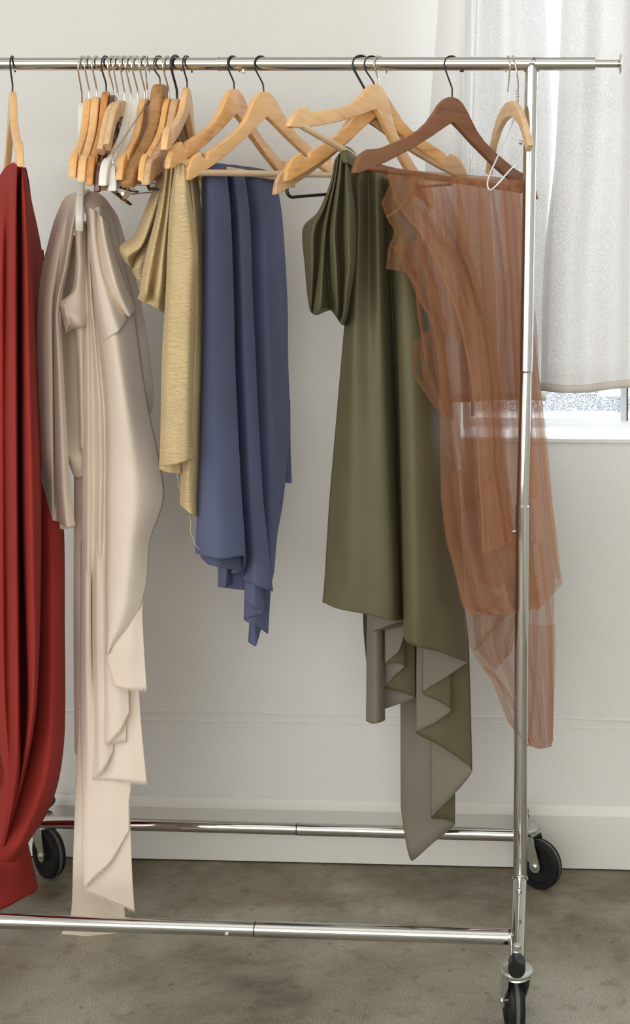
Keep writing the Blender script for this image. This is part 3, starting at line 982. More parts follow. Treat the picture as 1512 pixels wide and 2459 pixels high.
def fringe(lines, name, mat, par, ln=0.005, step=0.0016, rad=0.00028, seed=1, down=True):
    rnd = random.Random(seed)
    m = MB()
    for L_ in lines:
        for i in range(len(L_) - 1):
            a, b_ = L_[i], L_[i + 1]
            n_ = max(1, int((b_ - a).length / step))
            sd = (b_ - a).normalized() if (b_ - a).length > 1e-6 else Vector((1, 0, 0))
            for k in range(n_):
                p = a.lerp(b_, (k + rnd.random()) / n_)
                d = Vector((rnd.uniform(-.5, .5), rnd.uniform(-.6, .2), -1 if down else rnd.uniform(-.5, .2))) + sd.cross(Vector((0, 1, 0))) * (0.6 if not down else 0.2)
                d = d.normalized() * ln * rnd.uniform(.4, 1.1)
                w = Vector((rad, 0, 0)) if abs(d.x) < abs(d.z) else Vector((0, 0, rad))
                m.add([p - w, p + w, p + d], [(0, 1, 2)])
    o = m.build(name, mat, origin=par.location, smooth=False)
    o.parent = par; o.location = (0, 0, 0)
    return o


# --- brick red
m = MB()
patch(m, [row([432, 412, 400, 393, 389, 392, 398], [-6, 6, 16, 27, 36, 42, 46], [2, -2, -6, -10, -14, -15, -10]),
          row(480, [-26, -6, 8, 20, 31, 40, 44], [-1, -6, -10, -11, -15.5, -15.5, 0]),
          row(640, [-38, -14, 4, 16, 28, 40, 45], [-3, -10, -13, -12, -17, -16, 3]),
          row(1000, [-45, -16, 4, 16, 30, 41, 46], [-4, -11, -12, -11.5, -16.5, -15.5, 4]),
          row(1500, [-45, -12, 6, 18, 33, 45, 51], [-4, -11, -13, -12, -16, -15, 3]),
          row(1700, [-30, -4, 10, 22, 36, 47, 53], [-5, -12, -14, -13, -16, -14.5, 1]),
          row(1850, [10, 14, 20, 28, 38, 46, 51], [-9, -13, -14, -14, -15.5, -14, -8]),
          row(1960, [8, 11, 15, 20, 24, 28, 31], [-8, -12, -13, -13, -13.5, -12, -8]),
          row(2030, [-6, -2, 2, 6, 9, 12, 14], [-7, -9, -10, -10, -10, -9, -7])], seed=1)
gR = patch(m, [row([400, 402, 404, 407, 410, 412, 416], [50, 53, 55, 57, 59, 61, 62], [-12, -15, -14.5, -13, -10, -6, -2]),
               row(480, [48.5, 52, 58, 63, 66, 70, 75], [2, -14, -16, -15, -10, -2, 5]),
               row(640, [47, 51, 60, 69, 74, 86, 104], [4, -12, -16.5, -16, -8, 1, 9]),
               row(850, [46, 51, 62, 74, 82, 90, 97], [4, -12, -16.5, -16, -9, 2, 8]),
               row(1200, [47, 53, 66, 79, 88, 95, 99], [3, -12, -16.5, -17, -14, -9, -4]),
               row(1500, [58, 62, 70, 79, 87, 92, 96], [2, -12, -16, -17, -16.5, -14, -11]),
               row(1700, [63, 66, 71, 76, 80, 83, 86], [-7, -12, -15, -16, -16, -15, -14]),
               row(1830, [49, 52, 55, 58, 61, 64, 66], [-7, -11, -13, -14, -14, -13, -12.5]),
               row(1960, [18, 21, 24, 27, 29, 31, 33], [-7, -9, -10.5, -11, -11, -10.5, -10]),
               row(2030, [-5, -1, 3, 6, 9, 11, 13], [-6, -7, -8, -8, -8, -7.5, -7])], seed=2)
patch(m, [row(600, [46, 65, 80, 95, 104], [10, 10, 10, 10, 11]),
          row(1000, [40, 80, 105, 128, 136], [9, 9, 9, 9, 11]),
          row(1270, [36, 88, 120, 143, 153], [4, -1, -3, 0, 5]),
          row(1500, [36, 92, 124, 146, 155], [-2, -8, -10, -7, 1]),
          row(1750, [30, 90, 122, 146, 155], [-3, -9, -11, -7, 1]),
          row(1880, [5, 72, 106, 130, 139], [-4, -9.5, -11.5, -7, 1]),
          row([1950, 1965, 1975, 1965, 1960], [-25, 40, 72, 98, 108], [-4, -9.5, -11.5, -7, 0]),
          row([2000, 2025, 2038, 2030, 2015], [-40, 8, 40, 62, 72], [-3, -9, -11, -7, 0]),
          row([2035, 2060, 2071, 2068, 2055], [-50, -10, 14, 36, 48], [0, -6, -7, -4, 1])], seed=3)
patch(m, [row(402, [40, 48, 56, 62], [-4, 2, 2, -2]), row(480, [34, 48, 62, 74], [4, 7, 7, 6]), row(700, [34, 50, 66, 80], [8, 9, 9, 9])], seed=6)
patch(m, [row(415, [4, 16, 28, 40], [3, 1, -1, -3]), row(700, [-34, -12, 12, 42], [4, 5, 5, 4]), row(1500, [-52, -28, 2, 48], [4, 5, 4, 2]), row(2040, [-70, -45, -10, 30], [5, 4, 3, 3])], seed=4)
patch(m, [row(2020, [-45, -10, 20, 40, 58, 66], [4, 1, 0, 1, 3, 6]),
          row(2080, [-60, -18, 24, 50, 72, 80], [6, 2, 1, 2, 5, 8]),
          row([2215, 2196, 2176, 2155, 2143, 2128], [-75, -28, 22, 56, 82, 91], [7, 4, 4, 5, 6.5, 9])], seed=5)
red = cloth(m, 'hanging_fabric', 'brick red fabric with frayed edges hanging at the rack\'s far end', M['red'])
fringe([[r[-1] for r in gR]], 'frayed_edge', M['red'], red, 0.0026, 0.0016, 0.0003, 3, False)

# --- ivory beige
m = MB()
SHIFT[:] = [8.0, 0.55]
gW = patch(m, [row([483, 471, 465, 461, 458, 456, 456], [150, 160, 172, 182, 192, 204, 216], [5, 3, 1, 0, -1, -2, -3]),
               row([528, 516, 507, 502, 499, 497, 495], [131, 145, 158, 167, 174, 182, 189], [3, -6, -9, -10, -12, -14.5, -15]),
               row([588, 582, 576, 572, 568, 562, 556], [115, 131, 146, 154, 162, 170, 177], [-4.5, -10.5, -11.8, -11, -13, -15, -12]),
               row([650, 648, 646, 645, 645, 644, 642], [100, 118, 134, 142, 149, 156, 163], [-6.5, -11.5, -12.6, -10, -13, -15, -11]),
               row(740, [90, 107, 123, 129, 132, 137, 143], [-7.5, -12.3, -13.2, -9, -13.4, -15, -12]),
               row(900, [89, 106, 124, 129.5, 132, 143, 153], [-8, -12.6, -13.6, -8.5, -13.6, -16, -12]),
               row(1080, [97, 112, 126, 131, 135, 150, 163], [-8, -12.3, -13.2, -8.5, -13.4, -16, -12]),
               row([1160, 1168, 1172, 1176, 1178, 1180, 1180], [101, 115, 127, 132, 137, 154, 169], [-2, -8, -11, -8, -12, -15, -11]),
               row([1240, 1246, 1250, 1252, 1256, 1266, 1262], [102, 114, 127, 134, 146, 162, 180], [-1, -6, -9, -8, -11, -13, -10])], seed=11, wr=.0008)
patch(m, [row(1210, [101, 125, 150, 172], [0, -3, -4, -2]), row([1246, 1262, 1271, 1266], [101, 124, 152, 177], [0, -4, -5, -3])], seed=12)
# inner recess and swag
gI = patch(m, [row(565, [170, 180, 192, 204], [-5, 0, 0, -5]),
               row(650, [160, 172, 186, 206], [-5, 2, 3, -2]),
               row(740, [146, 165, 186, 206], [-5, 3, 4, 0]),
               row(900, [150, 168, 188, 206], [-5, 2, 4, -1]),
               row(1050, [157, 172, 190, 203], [-5, -2, 0, -3]),
               row([1085, 1100, 1104, 1096], [162, 174, 189, 202], [-6, -5, -4, -4]),
               row([1112, 1140, 1147, 1143], [166, 176, 188, 199], [-3, -2, -2, -3])], seed=13)
# twisted strip and knot
patch(m, [row([520, 530, 538, 530], [178, 184, 195, 205], [-12, -16, -16, -12]),
          row(580, [181, 186, 196, 205], [-9, -14, -13, -9]),
          row(640, [180, 187, 198, 207], [-8, -13, -12, -8]),
          row([700, 695, 690, 690], [172, 182, 194, 208], [-9, -13, -12, -8]),
          row([728, 726, 736, 740], [143, 160, 188, 209], [-11, -14, -13, -8]),
          row([752, 756, 764, 762], [147, 164, 190, 210], [-10, -16, -15, -8]),
          row([774, 780, 784, 774], [156, 172, 194, 211], [-10, -14, -13, -7]),
          row([800, 792, 788, 782], [160, 170, 184, 204], [-7, -7, -7, -5])], seed=14, tu=.5)
patch(m, [row(730, [144, 152, 160, 168], [-12, -14, -14, -11]), row([762, 758, 756, 760], [151, 157, 166, 176], [-12, -16, -16, -12]), row([800, 782, 774, 776], [158, 166, 178, 190], [-10, -14, -14, -11])], seed=15)
patch(m, [row(780, [182, 188, 196, 204], [-8, -9, -9, -6]), row(900, [186, 192, 198, 205], [-5, -8, -8, -4]), row(1080, [190, 194, 199, 204], [-3, -5, -6, -3])], seed=16)
# hood behind the hanger end
patch(m, [row([457, 460, 468, 488], [202, 222, 242, 262], [-1, 0, 1, 3]),
          row([484, 484, 494, 520], [202, 222, 246, 270], [-13, -10, -6, 1]),
          row([512, 510, 528, 565], [203, 222, 252, 286], [-14, -13, -9, 1])], seed=17)
# main drape
gM = patch(m, [row([560, 545, 530, 518, 510, 501, 496, 500], [197, 203, 208, 212, 216, 224, 240, 266], [-9, -11, -9, -11, -10, -13.5, -13, -3]),
               row(600, [197, 203, 208, 213, 217, 225, 246, 290], [-7, -8.6, -7.4, -9.4, -8, -14, -14, -3]),
               row(660, [198, 205, 211, 216, 220, 230, 252, 304], [-6, -8.6, -7.2, -9.2, -8, -14, -15, -3]),
               row(720, [199, 208, 215, 220, 224, 236, 266, 318], [-6, -8.2, -6.6, -8.6, -7, -13.5, -15.5, -4]),
               row(850, [199, 211, 221, 230, 238, 252, 285, 336], [-6, -8.2, -6.6, -8.6, -7, -13.5, -16, -4]),
               row(980, [198, 212, 224, 239, 251, 264, 304, 356], [-6, -8.2, -6.6, -8.6, -7, -13.5, -16, -4]),
               row(1110, [198, 212, 225, 242, 253, 267, 322, 384], [-6, -8.2, -6.6, -8.6, -7, -13.5, -15.5, -5]),
               row(1200, [197, 212, 225, 241, 252, 266, 326, 393], [-6, -8.2, -6.6, -8.6, -7, -13, -15, -5]),
               row(1300, [196, 211, 224, 239, 251, 265, 316, 360], [-6, -8.2, -6.6, -8.6, -7, -12.5, -14, -6]),
               row(1400, [195, 211, 223, 238, 250, 262, 306, 352], [-4, -6.5, -4, -6, -6, -12, -13.5, -7]),
               row(1490, [195, 210, 222, 237, 249, 260, 291, 324], [0, -1, 0, 0, -3, -11.5, -12.5, -8]),
               row([1570, 1570, 1570, 1570, 1570, 1572, 1560, 1552], [196, 209, 222, 236, 248, 257, 265, 275], [4, 4, 4, 4, 0, -11, -11, -9])], seed=18, nv=8, wr=.0008)
# sub-folds crossing the front of the drape
patch(m, [row([503, 500, 506, 515], [206, 216, 228, 236], [-15, -16.5, -16, -12]),
          row(580, [212, 222, 232, 236], [-14, -17, -16.5, -12]),
          row(650, [220, 230, 243, 250], [-14, -17.5, -17, -12]),
          row([740, 735, 725, 700], [232, 243, 262, 280], [-14, -17, -17, -12]),
          row([820, 810, 795, 770], [250, 262, 285, 305], [-14, -16, -16, -10])], seed=19)
patch(m, [row([510, 520, 535], [232, 244, 258], [-13, -15, -11]),
          row([600, 600, 600], [243, 256, 272], [-13, -17, -12]),
          row([700, 690, 680], [262, 280, 300], [-13, -17, -11]),
          row([755, 760, 740], [300, 312, 326], [-10, -12, -7])], seed=20)
# rear fold
patch(m, [row([468, 476, 492], [240, 252, 264], [3, 2, 4]), row(520, [256, 268, 282], [1, 0, 4]), row(580, [276, 288, 301], [1, 0, 4]), row(690, [298, 314, 331], [1, 0, 4]),
          row(830, [314, 336, 355], [1, 0, 4]), row(964, [330, 352, 369], [1, 0, 4]), row([1012, 1010, 1006], [330, 343, 352], [1, 1, 3])], seed=21)
patch(m, [row(1120, [178, 188, 200], [5, 4, 4]), row(1500, [177, 187, 199], [5, 4, 4]), row(1780, [179, 187, 198], [5, 4, 4]), row([1795, 1825, 1845], [180, 186, 196], [5, 4, 4])], seed=22)
# cascade of frayed layers
FR = []
g = patch(m, [row(1420, [256, 285, 316, 346], [-10, -10, -9, -7]), row([1572, 1540, 1500, 1480], [258, 284, 316, 342], [-10.5, -10, -9, -7]), row([1648, 1654, 1658, 1656], [276, 300, 327, 352], [-9.5, -9.5, -8.5, -7])], seed=23); FR.append(g[-1])
g = patch(m, [row(1400, [246, 256, 272, 292], [-6.5, -8.5, -8.5, -6]), row(1580, [246, 257, 282, 305], [-6.5, -8.5, -8.5, -6]), row([1789, 1776, 1754, 1712], [253, 269, 290, 310], [-7.5, -8.5, -8, -6])], seed=24); FR.append(g[-1])
g = patch(m, [row(1600, [262, 285, 303], [-5.5, -6, -5]), row([1787, 1784, 1781], [254, 280, 303], [-7, -6, -5])], seed=25); FR.append(g[-1])
g = patch(m, [row(1300, [222, 232, 244, 254], [-5, -7.5, -7, -5]), row(1600, [222, 233, 250, 270], [-5, -7.5, -7, -5]), row([1872, 1858, 1838, 1805], [223, 240, 256, 272], [-5.5, -7, -6.5, -5])], seed=26); FR.append(g[-1])
g = patch(m, [row(1560, [226, 260, 300, 332], [-4, -4.5, -4, -2.5]), row(1700, [226, 262, 304, 336], [-4, -4.5, -4, -2.5]), row([1872, 1874, 1877, 1883], [224, 262, 310, 353], [-5.2, -4.5, -4, -2.5])], seed=27); FR.append(g[-1])
g = patch(m, [row(1300, [195, 206, 216, 222], [-4.5, -7, -6.5, -4]), row(1650, [194, 208, 220, 226], [-4.5, -7, -6, -4]), row([1860, 1860, 1850, 1850], [196, 214, 250, 309], [-4, -5.5, -4.5, -2.5]), row([1980, 1970, 1950, 1930], [198, 214, 260, 310], [-4, -5, -4, -2.5]),
              row([2134, 2112, 2066, 1992], [201, 222, 268, 310], [-4.2, -5, -4, -2.5])], seed=28); FR.append(g[-1])
g = patch(m, [row([2000, 1990, 1950, 1900], [202, 240, 282, 310], [-2.5, -2.8, -2.3, -1]), row(2090, [202, 240, 285, 317], [-3, -2.8, -2.2, -1]), row([2136, 2152, 2172, 2187], [202, 240, 284, 323], [-3.8, -2.8, -2.2, -1])], seed=29); FR.append(g[-1])
g = patch(m, [row(1300, [194, 205, 216, 226], [-3, -4, -4, -2]), row(1650, [192, 208, 226, 240], [-3, -4, -3.5, -1]), row(1850, [183, 200, 224, 250], [-2.5, -3.5, -2, 0]), row(2050, [176, 205, 240, 270], [-1, -2, -1, 1]),
              [at(x, 2193, d / 100) for x, d in ((171, .6), (210, -.2), (255, .6), (300, 1.6))],
              [at(x, y, d / 100) for x, y, d in ((150, 2236, 2.4), (200, 2236, 1.4), (250, 2232, 2.0), (292, 2224, 2.8))], [at(x, y, d / 100) for x, y, d in ((137, 2253, 3.1), (180, 2261, 2.5), (236, 2256, 2.9), (284, 2245, 3.6))]], seed=30); FR.append(g[-1][len(g[-1]) * 3 // 4:])
SHIFT[:] = [0.0, 1.0]
beige = cloth(m, 'hanging_fabric', 'ivory beige fabric knotted over the cream hanger, frayed layers reaching the floor', M['beige'])
FR.append([r[len(r) * 2 // 7] for r in gM[6:60]])
FR.append([r[1] for r in gI[4:30]])
fringe(FR, 'frayed_edge', M['beige'], beige, 0.0058, 0.0011, 0.00035, 5)

# --- wheat gauze
m = MB()
g1 = patch(m, [row(396, [421, 427, 434, 440, 446], [-15, -18, -17, -17.5, -14]), row(480, [409, 419, 434, 449, 458], [-14.5, -18, -18.8, -18.3, -14]), row(600, [402, 414, 438, 462, 474], [-15, -18.4, -19.4, -18.6, -14]),
               row(690, [399, 410, 435, 459, 469], [-15, -18.3, -19.2, -18.4, -14]), row(860, [389, 402, 428, 453, 464], [-15, -18, -18.8, -18.2, -14]), row(1028, [386, 400, 426, 450, 460], [-14.5, -17.4, -18.2, -17.6, -14]),
               row([1120, 1119, 1114, 1107, 1100], [382, 398, 424, 449, 462], [-14.5, -17, -17.8, -17.2, -14])], seed=31, wr=.0022, wf=(50, 50, 9))
patch(m, [row(1080, [384, 404, 426], [-11, -12, -11]), row([1128, 1135, 1137], [383, 405, 434], [-11.5, -12, -11])], seed=32)
patch(m, [row(402, [394, 400, 407, 414, 422], [-11, -14.5, -13, -14, -11]), row(510, [376, 387, 394, 403, 412], [-11, -15, -13, -14, -10]), row(613, [350, 366, 377, 391, 406], [-11, -15, -12.5, -14, -10]),
          row(673, [339, 355, 367, 385, 404], [-11, -15.5, -12, -15, -10]), row([703, 706, 704, 708, 708], [336, 351, 361, 380, 401], [-12, -16, -11.5, -15.5, -10]),
          row([716, 728, 731, 743, 754], [330, 346, 361, 379, 398], [-10, -12, -12.5, -13, -10])], seed=33, wr=.0022, wf=(50, 50, 9))
patch(m, [[at(388, 410, -.05), at(391, 415, -.085), at(394, 422, -.095), at(396, 436, -.07)],
          [at(368, 455, -.05), at(374, 464, -.095), at(380, 478, -.105), at(385, 494, -.07)],
          [at(343, 518, -.05), at(351, 528, -.10), at(359, 542, -.11), at(364, 545, -.07)],
          [at(322, 567, -.05), at(329, 578, -.10), at(338, 592, -.11), at(343, 590, -.07)],
          [at(288, 592, -.05), at(294, 604, -.095), at(308, 616, -.105), at(322, 620, -.07)],
          [at(297, 624, -.03), at(304, 633, -.06), at(312, 640, -.07), at(318, 645, -.05)]], seed=34, wr=.0022, wf=(50, 50, 20))
patch(m, [row(500, [374, 380, 388], [-6, -6, -7]), row([580, 586, 592], [343, 352, 364], [-5.5, -7, -7]), row([628, 636, 640], [318, 332, 350], [-5, -8, -7]), row([652, 668, 682], [318, 328, 344], [-4, -6, -6])], seed=35, wr=.002)
patch(m, [row(396, [444, 452, 460, 472], [-10, -13, -10, -6]), row(500, [452, 464, 471, 482], [-9, -13, -9, -6]), row(640, [462, 470, 478, 488], [-9, -12, -9, -6]), row(850, [456, 466, 477, 490], [-9, -12, -10, -6]),
          row(1100, [436, 450, 466, 486], [-9, -12.5, -11, -6]), row(1190, [433, 446, 462, 482], [-9, -12, -11, -6]), row([1212, 1224, 1237, 1244], [433, 446, 462, 482], [-9, -11.5, -11, -6])], seed=36, wr=.0022, wf=(50, 50, 9))
for k, (dx, dy) in enumerate(((0, 0), (9, -8), (20, -14), (32, -17))):
    patch(m, [[at(430 + dx, 396 + dy * .3, -.14 + k * .035), at(438 + dx, 385 + dy, -.155 + k * .035), at(448 + dx, 381 + dy * 1.1, -.15 + k * .035)],
              [at(436 + dx, 402 + dy * .3, -.155 + k * .035), at(446 + dx, 394 + dy * .8, -.17 + k * .035), at(455 + dx, 386 + dy, -.155 + k * .035)],
              [at(442 + dx, 410 + dy * .2, -.145 + k * .035), at(452 + dx, 404 + dy * .6, -.155 + k * .035), at(462 + dx, 394 + dy * .8, -.14 + k * .035)]], seed=37 + k, wr=.002)
tan = cloth(m, 'hanging_fabric', 'wheat coloured crinkled gauze bunched over a hanger bar left of the blue fabric', M['tan'], th=.0014)
for pts in ([(424, 1136, -15), (427, 1152, -15.3), (429, 1168, -15), (431, 1174, -15)], [(453, 1239, -12), (458, 1256, -12.5), (457, 1276, -12.3), (464, 1296, -12.5), (471, 1311, -12.6), (479, 1319, -12.8)]):
    th = MB().tube(spline(wpts(pts), 6), 0.0004, 5).build('loose_thread', M['thread'], origin=tan.location); th.parent = tan; th.location = (0, 0, 0)

# --- slate blue
m = MB()
patch(m, [row([404, 394, 392, 394, 395, 396, 399, 399, 403, 412], [484, 495, 518, 542, 540, 560, 582, 580, 612, 654], [-3, -8, -7, -3, 1, 1, 5, 8, 11, 19]),
          row(424, [484, 494, 518, 544, 541, 563, 586, 583, 618, 660], [-2, -10, -9.5, -5, 1.5, -.5, 3, 8, 9, 19]),
          row(524, [484, 493, 520, 553, 547, 575, 599, 593, 638, 677], [-1, -10, -10, -5, 2.5, -.5, 3, 9, 8, 19]),
          row(716, [485, 491, 522, 560, 552, 582, 606, 599, 645, 689], [-1, -10, -10, -5, 2.5, -.5, 3, 9, 8, 19]),
          row(860, [484, 488, 522, 563, 554, 586, 613, 605, 650, 691], [-1, -10, -10, -5, 2.5, -.5, 3, 9, 8, 18]),
          row(1030, [480, 484, 525, 570, 560, 595, 621, 611, 655, 695], [-1, -10, -10, -5, 2.5, -.5, 3, 9, 8, 17]),
          row(1196, [476, 479, 528, 579, 568, 602, 631, 620, 654, 680], [-1, -9.5, -10, -5, 2.5, 0, 3, 8.5, 8, 16]),
          row(1285, [472, 475, 530, 585, 576, 608, 640, 628, 650, 665], [-1, -9, -10, -5, 2.5, 0, 3, 8, 8, 14]),
          row([1322, 1330, 1342, 1337, 1390, 1406, 1420, 1413, 1402, 1370], [471, 474, 530, 588, 583, 614, 654, 645, 651, 658], [-1, -8.5, -10, -5, 2, 0, 3, 7, 7.5, 12])], seed=41, nv=9, wr=.0006)
patch(m, [row(1250, [481, 500, 530, 574], [-1, -4, -4, -1]), row([1338, 1355, 1363, 1371], [482, 500, 530, 582], [-2, -5, -5, -1])], seed=42)
patch(m, [row(1250, [524, 545, 557], [2, 0, 3]), row(1340, [524, 545, 557], [2, 0, 3]), row([1410, 1410, 1404], [524, 540, 557], [2, 0, 3])], seed=43)
patch(m, [row(1250, [530, 560, 592], [4.5, 4.5, 5]), row([1410, 1414, 1417], [530, 560, 592], [4.5, 4.5, 5])], seed=44)
patch(m, [row(1330, [556, 568, 582], [1, .5, 1]), row([1378, 1375, 1371], [556, 568, 582], [1, .5, 1])], seed=45)
Zt, Zh = [588, 610, 633, 612, 590, 622, 654], [(588, 1444), (610, 1454), (633, 1471), (610, 1479), (585, 1488), (612, 1502), (643, 1522)]
dz = [2, 1, 3, 5, 5.5, 6, 9]
patch(m, [row(1340, Zt, dz), row(1410, [a * .6 + h[0] * .4 for a, h in zip(Zt, Zh)], dz), [at(h[0], h[1], d / 100) for h, d in zip(Zh, dz)]], seed=46, tu=.3, wr=.0009)
g5 = patch(m, [row(1440, [601, 606, 614, 630], [9, 7.5, 7.5, 9]), row(1490, [599, 604, 612, 629], [9, 7.5, 7.5, 9]), row([1541, 1547, 1550, 1514], [596, 604, 614, 625], [9, 7.5, 7.5, 9])], seed=47, wr=.0008)
patch(m, [row(960, [676, 686, 696], [21, 20, 21]), row(1080, [678, 688, 697], [21, 20, 21]), row([1157, 1160, 1159], [681, 690, 700], [21, 20, 21])], seed=48)
blue = cloth(m, 'hanging_fabric', 'slate blue fabric folded in three long pleats over a hanger bar', M['blue'])
fringe([g5[-1][-9:]], 'frayed_edge', M['thread'], blue, 0.003, 0.0016, 0.0003, 6, False)

# --- olive, two-sided
m = MB()
patch(m, [row([393, 388, 388, 391, 396, 399, 402, 406, 414], [838, 858, 880, 900, 918, 928, 942, 958, 985], [-3, -3, 0, 2, 4, 4, 4, 5, 8]),
          row(430, [842, 860, 884, 902, 921, 931, 945, 962, 986], [-5, -7, -3, -6, -1, -2, -3, 0, 8]),
          row(520, [846, 862, 886, 906, 930, 942, 958, 975, 995], [-5, -8, -3, -7.5, 1, -3, -4, -1, 8]),
          row(640, [840, 858, 885, 910, 937, 950, 974, 998, 1030], [-5, -9, -5, -8, 2, -5, -6, -3, 7]),
          row(780, [827, 850, 885, 916, 943, 957, 986, 1018, 1060], [-5, -9.5, -8, -8.5, 3, -7, -8, -5, 6]),
          row(1000, [808, 845, 885, 926, 954, 963, 993, 1034, 1086], [-5, -10, -9.5, -8.5, 3, -8, -10, -6, 5]),
          row(1200, [791, 840, 888, 935, 958, 967, 997, 1046, 1104], [-5, -10, -10, -8.5, 3, -8, -10.5, -6, 5]),
          row(1397, [779, 835, 888, 944, 963, 971, 1001, 1056, 1114], [-5, -10, -10, -8.5, 2.5, -8, -10.5, -6, 5]),
          row([1446, 1462, 1475, 1491, 1491, 1536, 1553, 1567, 1591], [774, 812, 880, 944, 967, 972, 1002, 1058, 1122], [-5, -9.5, -10, -8.5, 2, -7.5, -10, -5.5, 5])], seed=51, nv=9, wr=.0004, tu=.40)


def zig(y0, top, hem, d, mid=None, **kw):
    rows = [row(y0, top, d)]
    if mid: rows.append(row(mid, [a * .45 + h[0] * .55 for a, h in zip(top, hem)], d))
    rows.append([at(h[0], h[1], dd / 100) for h, dd in zip(hem, d)])
    patch(m, rows, tu=.30, **kw)


zig(1470, [1112, 1064, 1016, 1044, 1077, 1040, 1001, 1058, 1116, 1078, 1036, 1062, 1092, 1040, 985, 968, 960],
    [(1122, 1590), (1068, 1628), (1014, 1664), (1052, 1683), (1082, 1707), (1040, 1739), (999, 1760), (1058, 1792), (1133, 1850), (1078, 1920), (1035, 1964), (1062, 1966), (1092, 1981), (1040, 2024), (988, 2067), (972, 2010), (962, 1935)],
    [5.6, 5.2, 6, 6.4, 7.2, 7.6, 8.6, 8.6, 10.5, 11, 12.2, 12.2, 13.6, 13.0, 14.6, 15.4, 16.4], 1560, seed=52, wr=.0005, nu=6)
zig(1420, [967, 930, 895, 930, 970, 950, 923, 948, 972, 948, 923, 955, 992, 958, 923],
    [(967, 1490), (930, 1503), (894, 1516), (930, 1511), (971, 1505), (958, 1562), (924, 1593), (948, 1592), (971, 1600), (948, 1622), (924, 1651), (958, 1661), (998, 1676), (960, 1690), (924, 1702)],
    [3, 2.6, 3.6, 4.2, 5.2, 5.4, 6.6, 6.8, 7.8, 8.2, 9.2, 9.2, 10.4, 10.4, 11.6], 1470, seed=53, wr=.0005, nu=6)
patch(m, [row(1430, [923, 914, 902, 890, 881], [8.5, 6.2, 5.2, 6.2, 8.5]), row(1600, [923, 914, 902, 890, 880], [8.5, 6.2, 5.2, 6.2, 8.5]), row([1729, 1734, 1737, 1737, 1731], [924, 914, 902, 890, 879], [8.5, 6.2, 5.2, 6.2, 8.5])], seed=54, wr=.0005)
patch(m, [row(1430, [870, 876, 882], [10, 11, 12]), row(1520, [873, 878, 884], [10, 11, 12]), row(1602, [881, 884, 888], [10, 11, 12])], seed=55, wr=.0005)
# bundle gathered over the bar
patch(m, [row([386, 380, 376, 371, 368, 364, 361, 360, 366], [803, 806, 809, 812, 816, 821, 827, 833, 842], [-9, -10, -9.5, -11, -10, -12, -10.5, -12, -9]),
          row([442, 438, 436, 434, 432, 430, 430, 432, 436], [792, 797, 800, 804, 808, 815, 824, 833, 843], [-6, -9, -7.5, -10.5, -8.5, -13, -9.5, -14, -9]),
          row([508, 502, 498, 494, 490, 490, 490, 492, 495], [764, 776, 784, 791, 797, 808, 820, 836, 852], [-4, -8, -5.5, -10.5, -7, -13.5, -8.5, -15, -9]),
          row([550, 552, 556, 558, 560, 560, 560, 560, 560], [727, 752, 769, 780, 786, 802, 818, 836, 855], [-4, -8.5, -4.5, -11, -6, -14, -8, -16, -9]),
          row([640] * 9, [732, 750, 762, 774, 786, 806, 822, 838, 852], [-4, -8.5, -4, -11.5, -6, -14, -8, -16, -9]),
          row([700, 702, 702, 702, 696, 694, 700, 700, 700], [737, 748, 754, 770, 790, 808, 822, 832, 843], [-3, -7.5, -4, -12, -6, -13.5, -8, -15, -8]),
          row([736, 740, 742, 745, 728, 738, 752, 756, 752], [742, 746, 750, 766, 797, 810, 820, 827, 836], [-3, -6, -4, -11.5, -5, -12, -7, -13, -7]),
          row([745, 750, 754, 756, 745, 760, 772, 780, 782], [744, 747, 752, 762, 792, 806, 814, 821, 829], [-2, -4, -4, -9, -4, -9, -5, -9, -5])], seed=56, nv=8, wr=.0008, tu=.45)
patch(m, [row([362, 354, 352, 358, 372, 384], [814, 822, 832, 844, 858, 872], [-6, -5, -5, -4, -2, -1]),
          row([374, 368, 370, 378, 386, 396], [818, 826, 838, 850, 862, 876], [-12, -12.5, -12, -10, -8, -5]),
          row([392, 390, 396, 402, 404, 404], [824, 832, 842, 850, 862, 876], [-13, -13.5, -12.5, -10, -8, -6])], seed=57, wr=.0008)
olive = cloth(m, 'hanging_fabric', 'olive green fabric with grey reverse side hanging in cascading folds', M['olive'], M['olive_back'])

# --- rust brown tulle: overlapping crumpled layers
def edge_at(poly, y):
    for (x0, y0), (x1, y1) in zip(poly, poly[1:]):
        if y <= y1: return x0 + (x1 - x0) * max(0, (y - y0)) / max(1e-6, y1 - y0)
    return poly[-1][0]


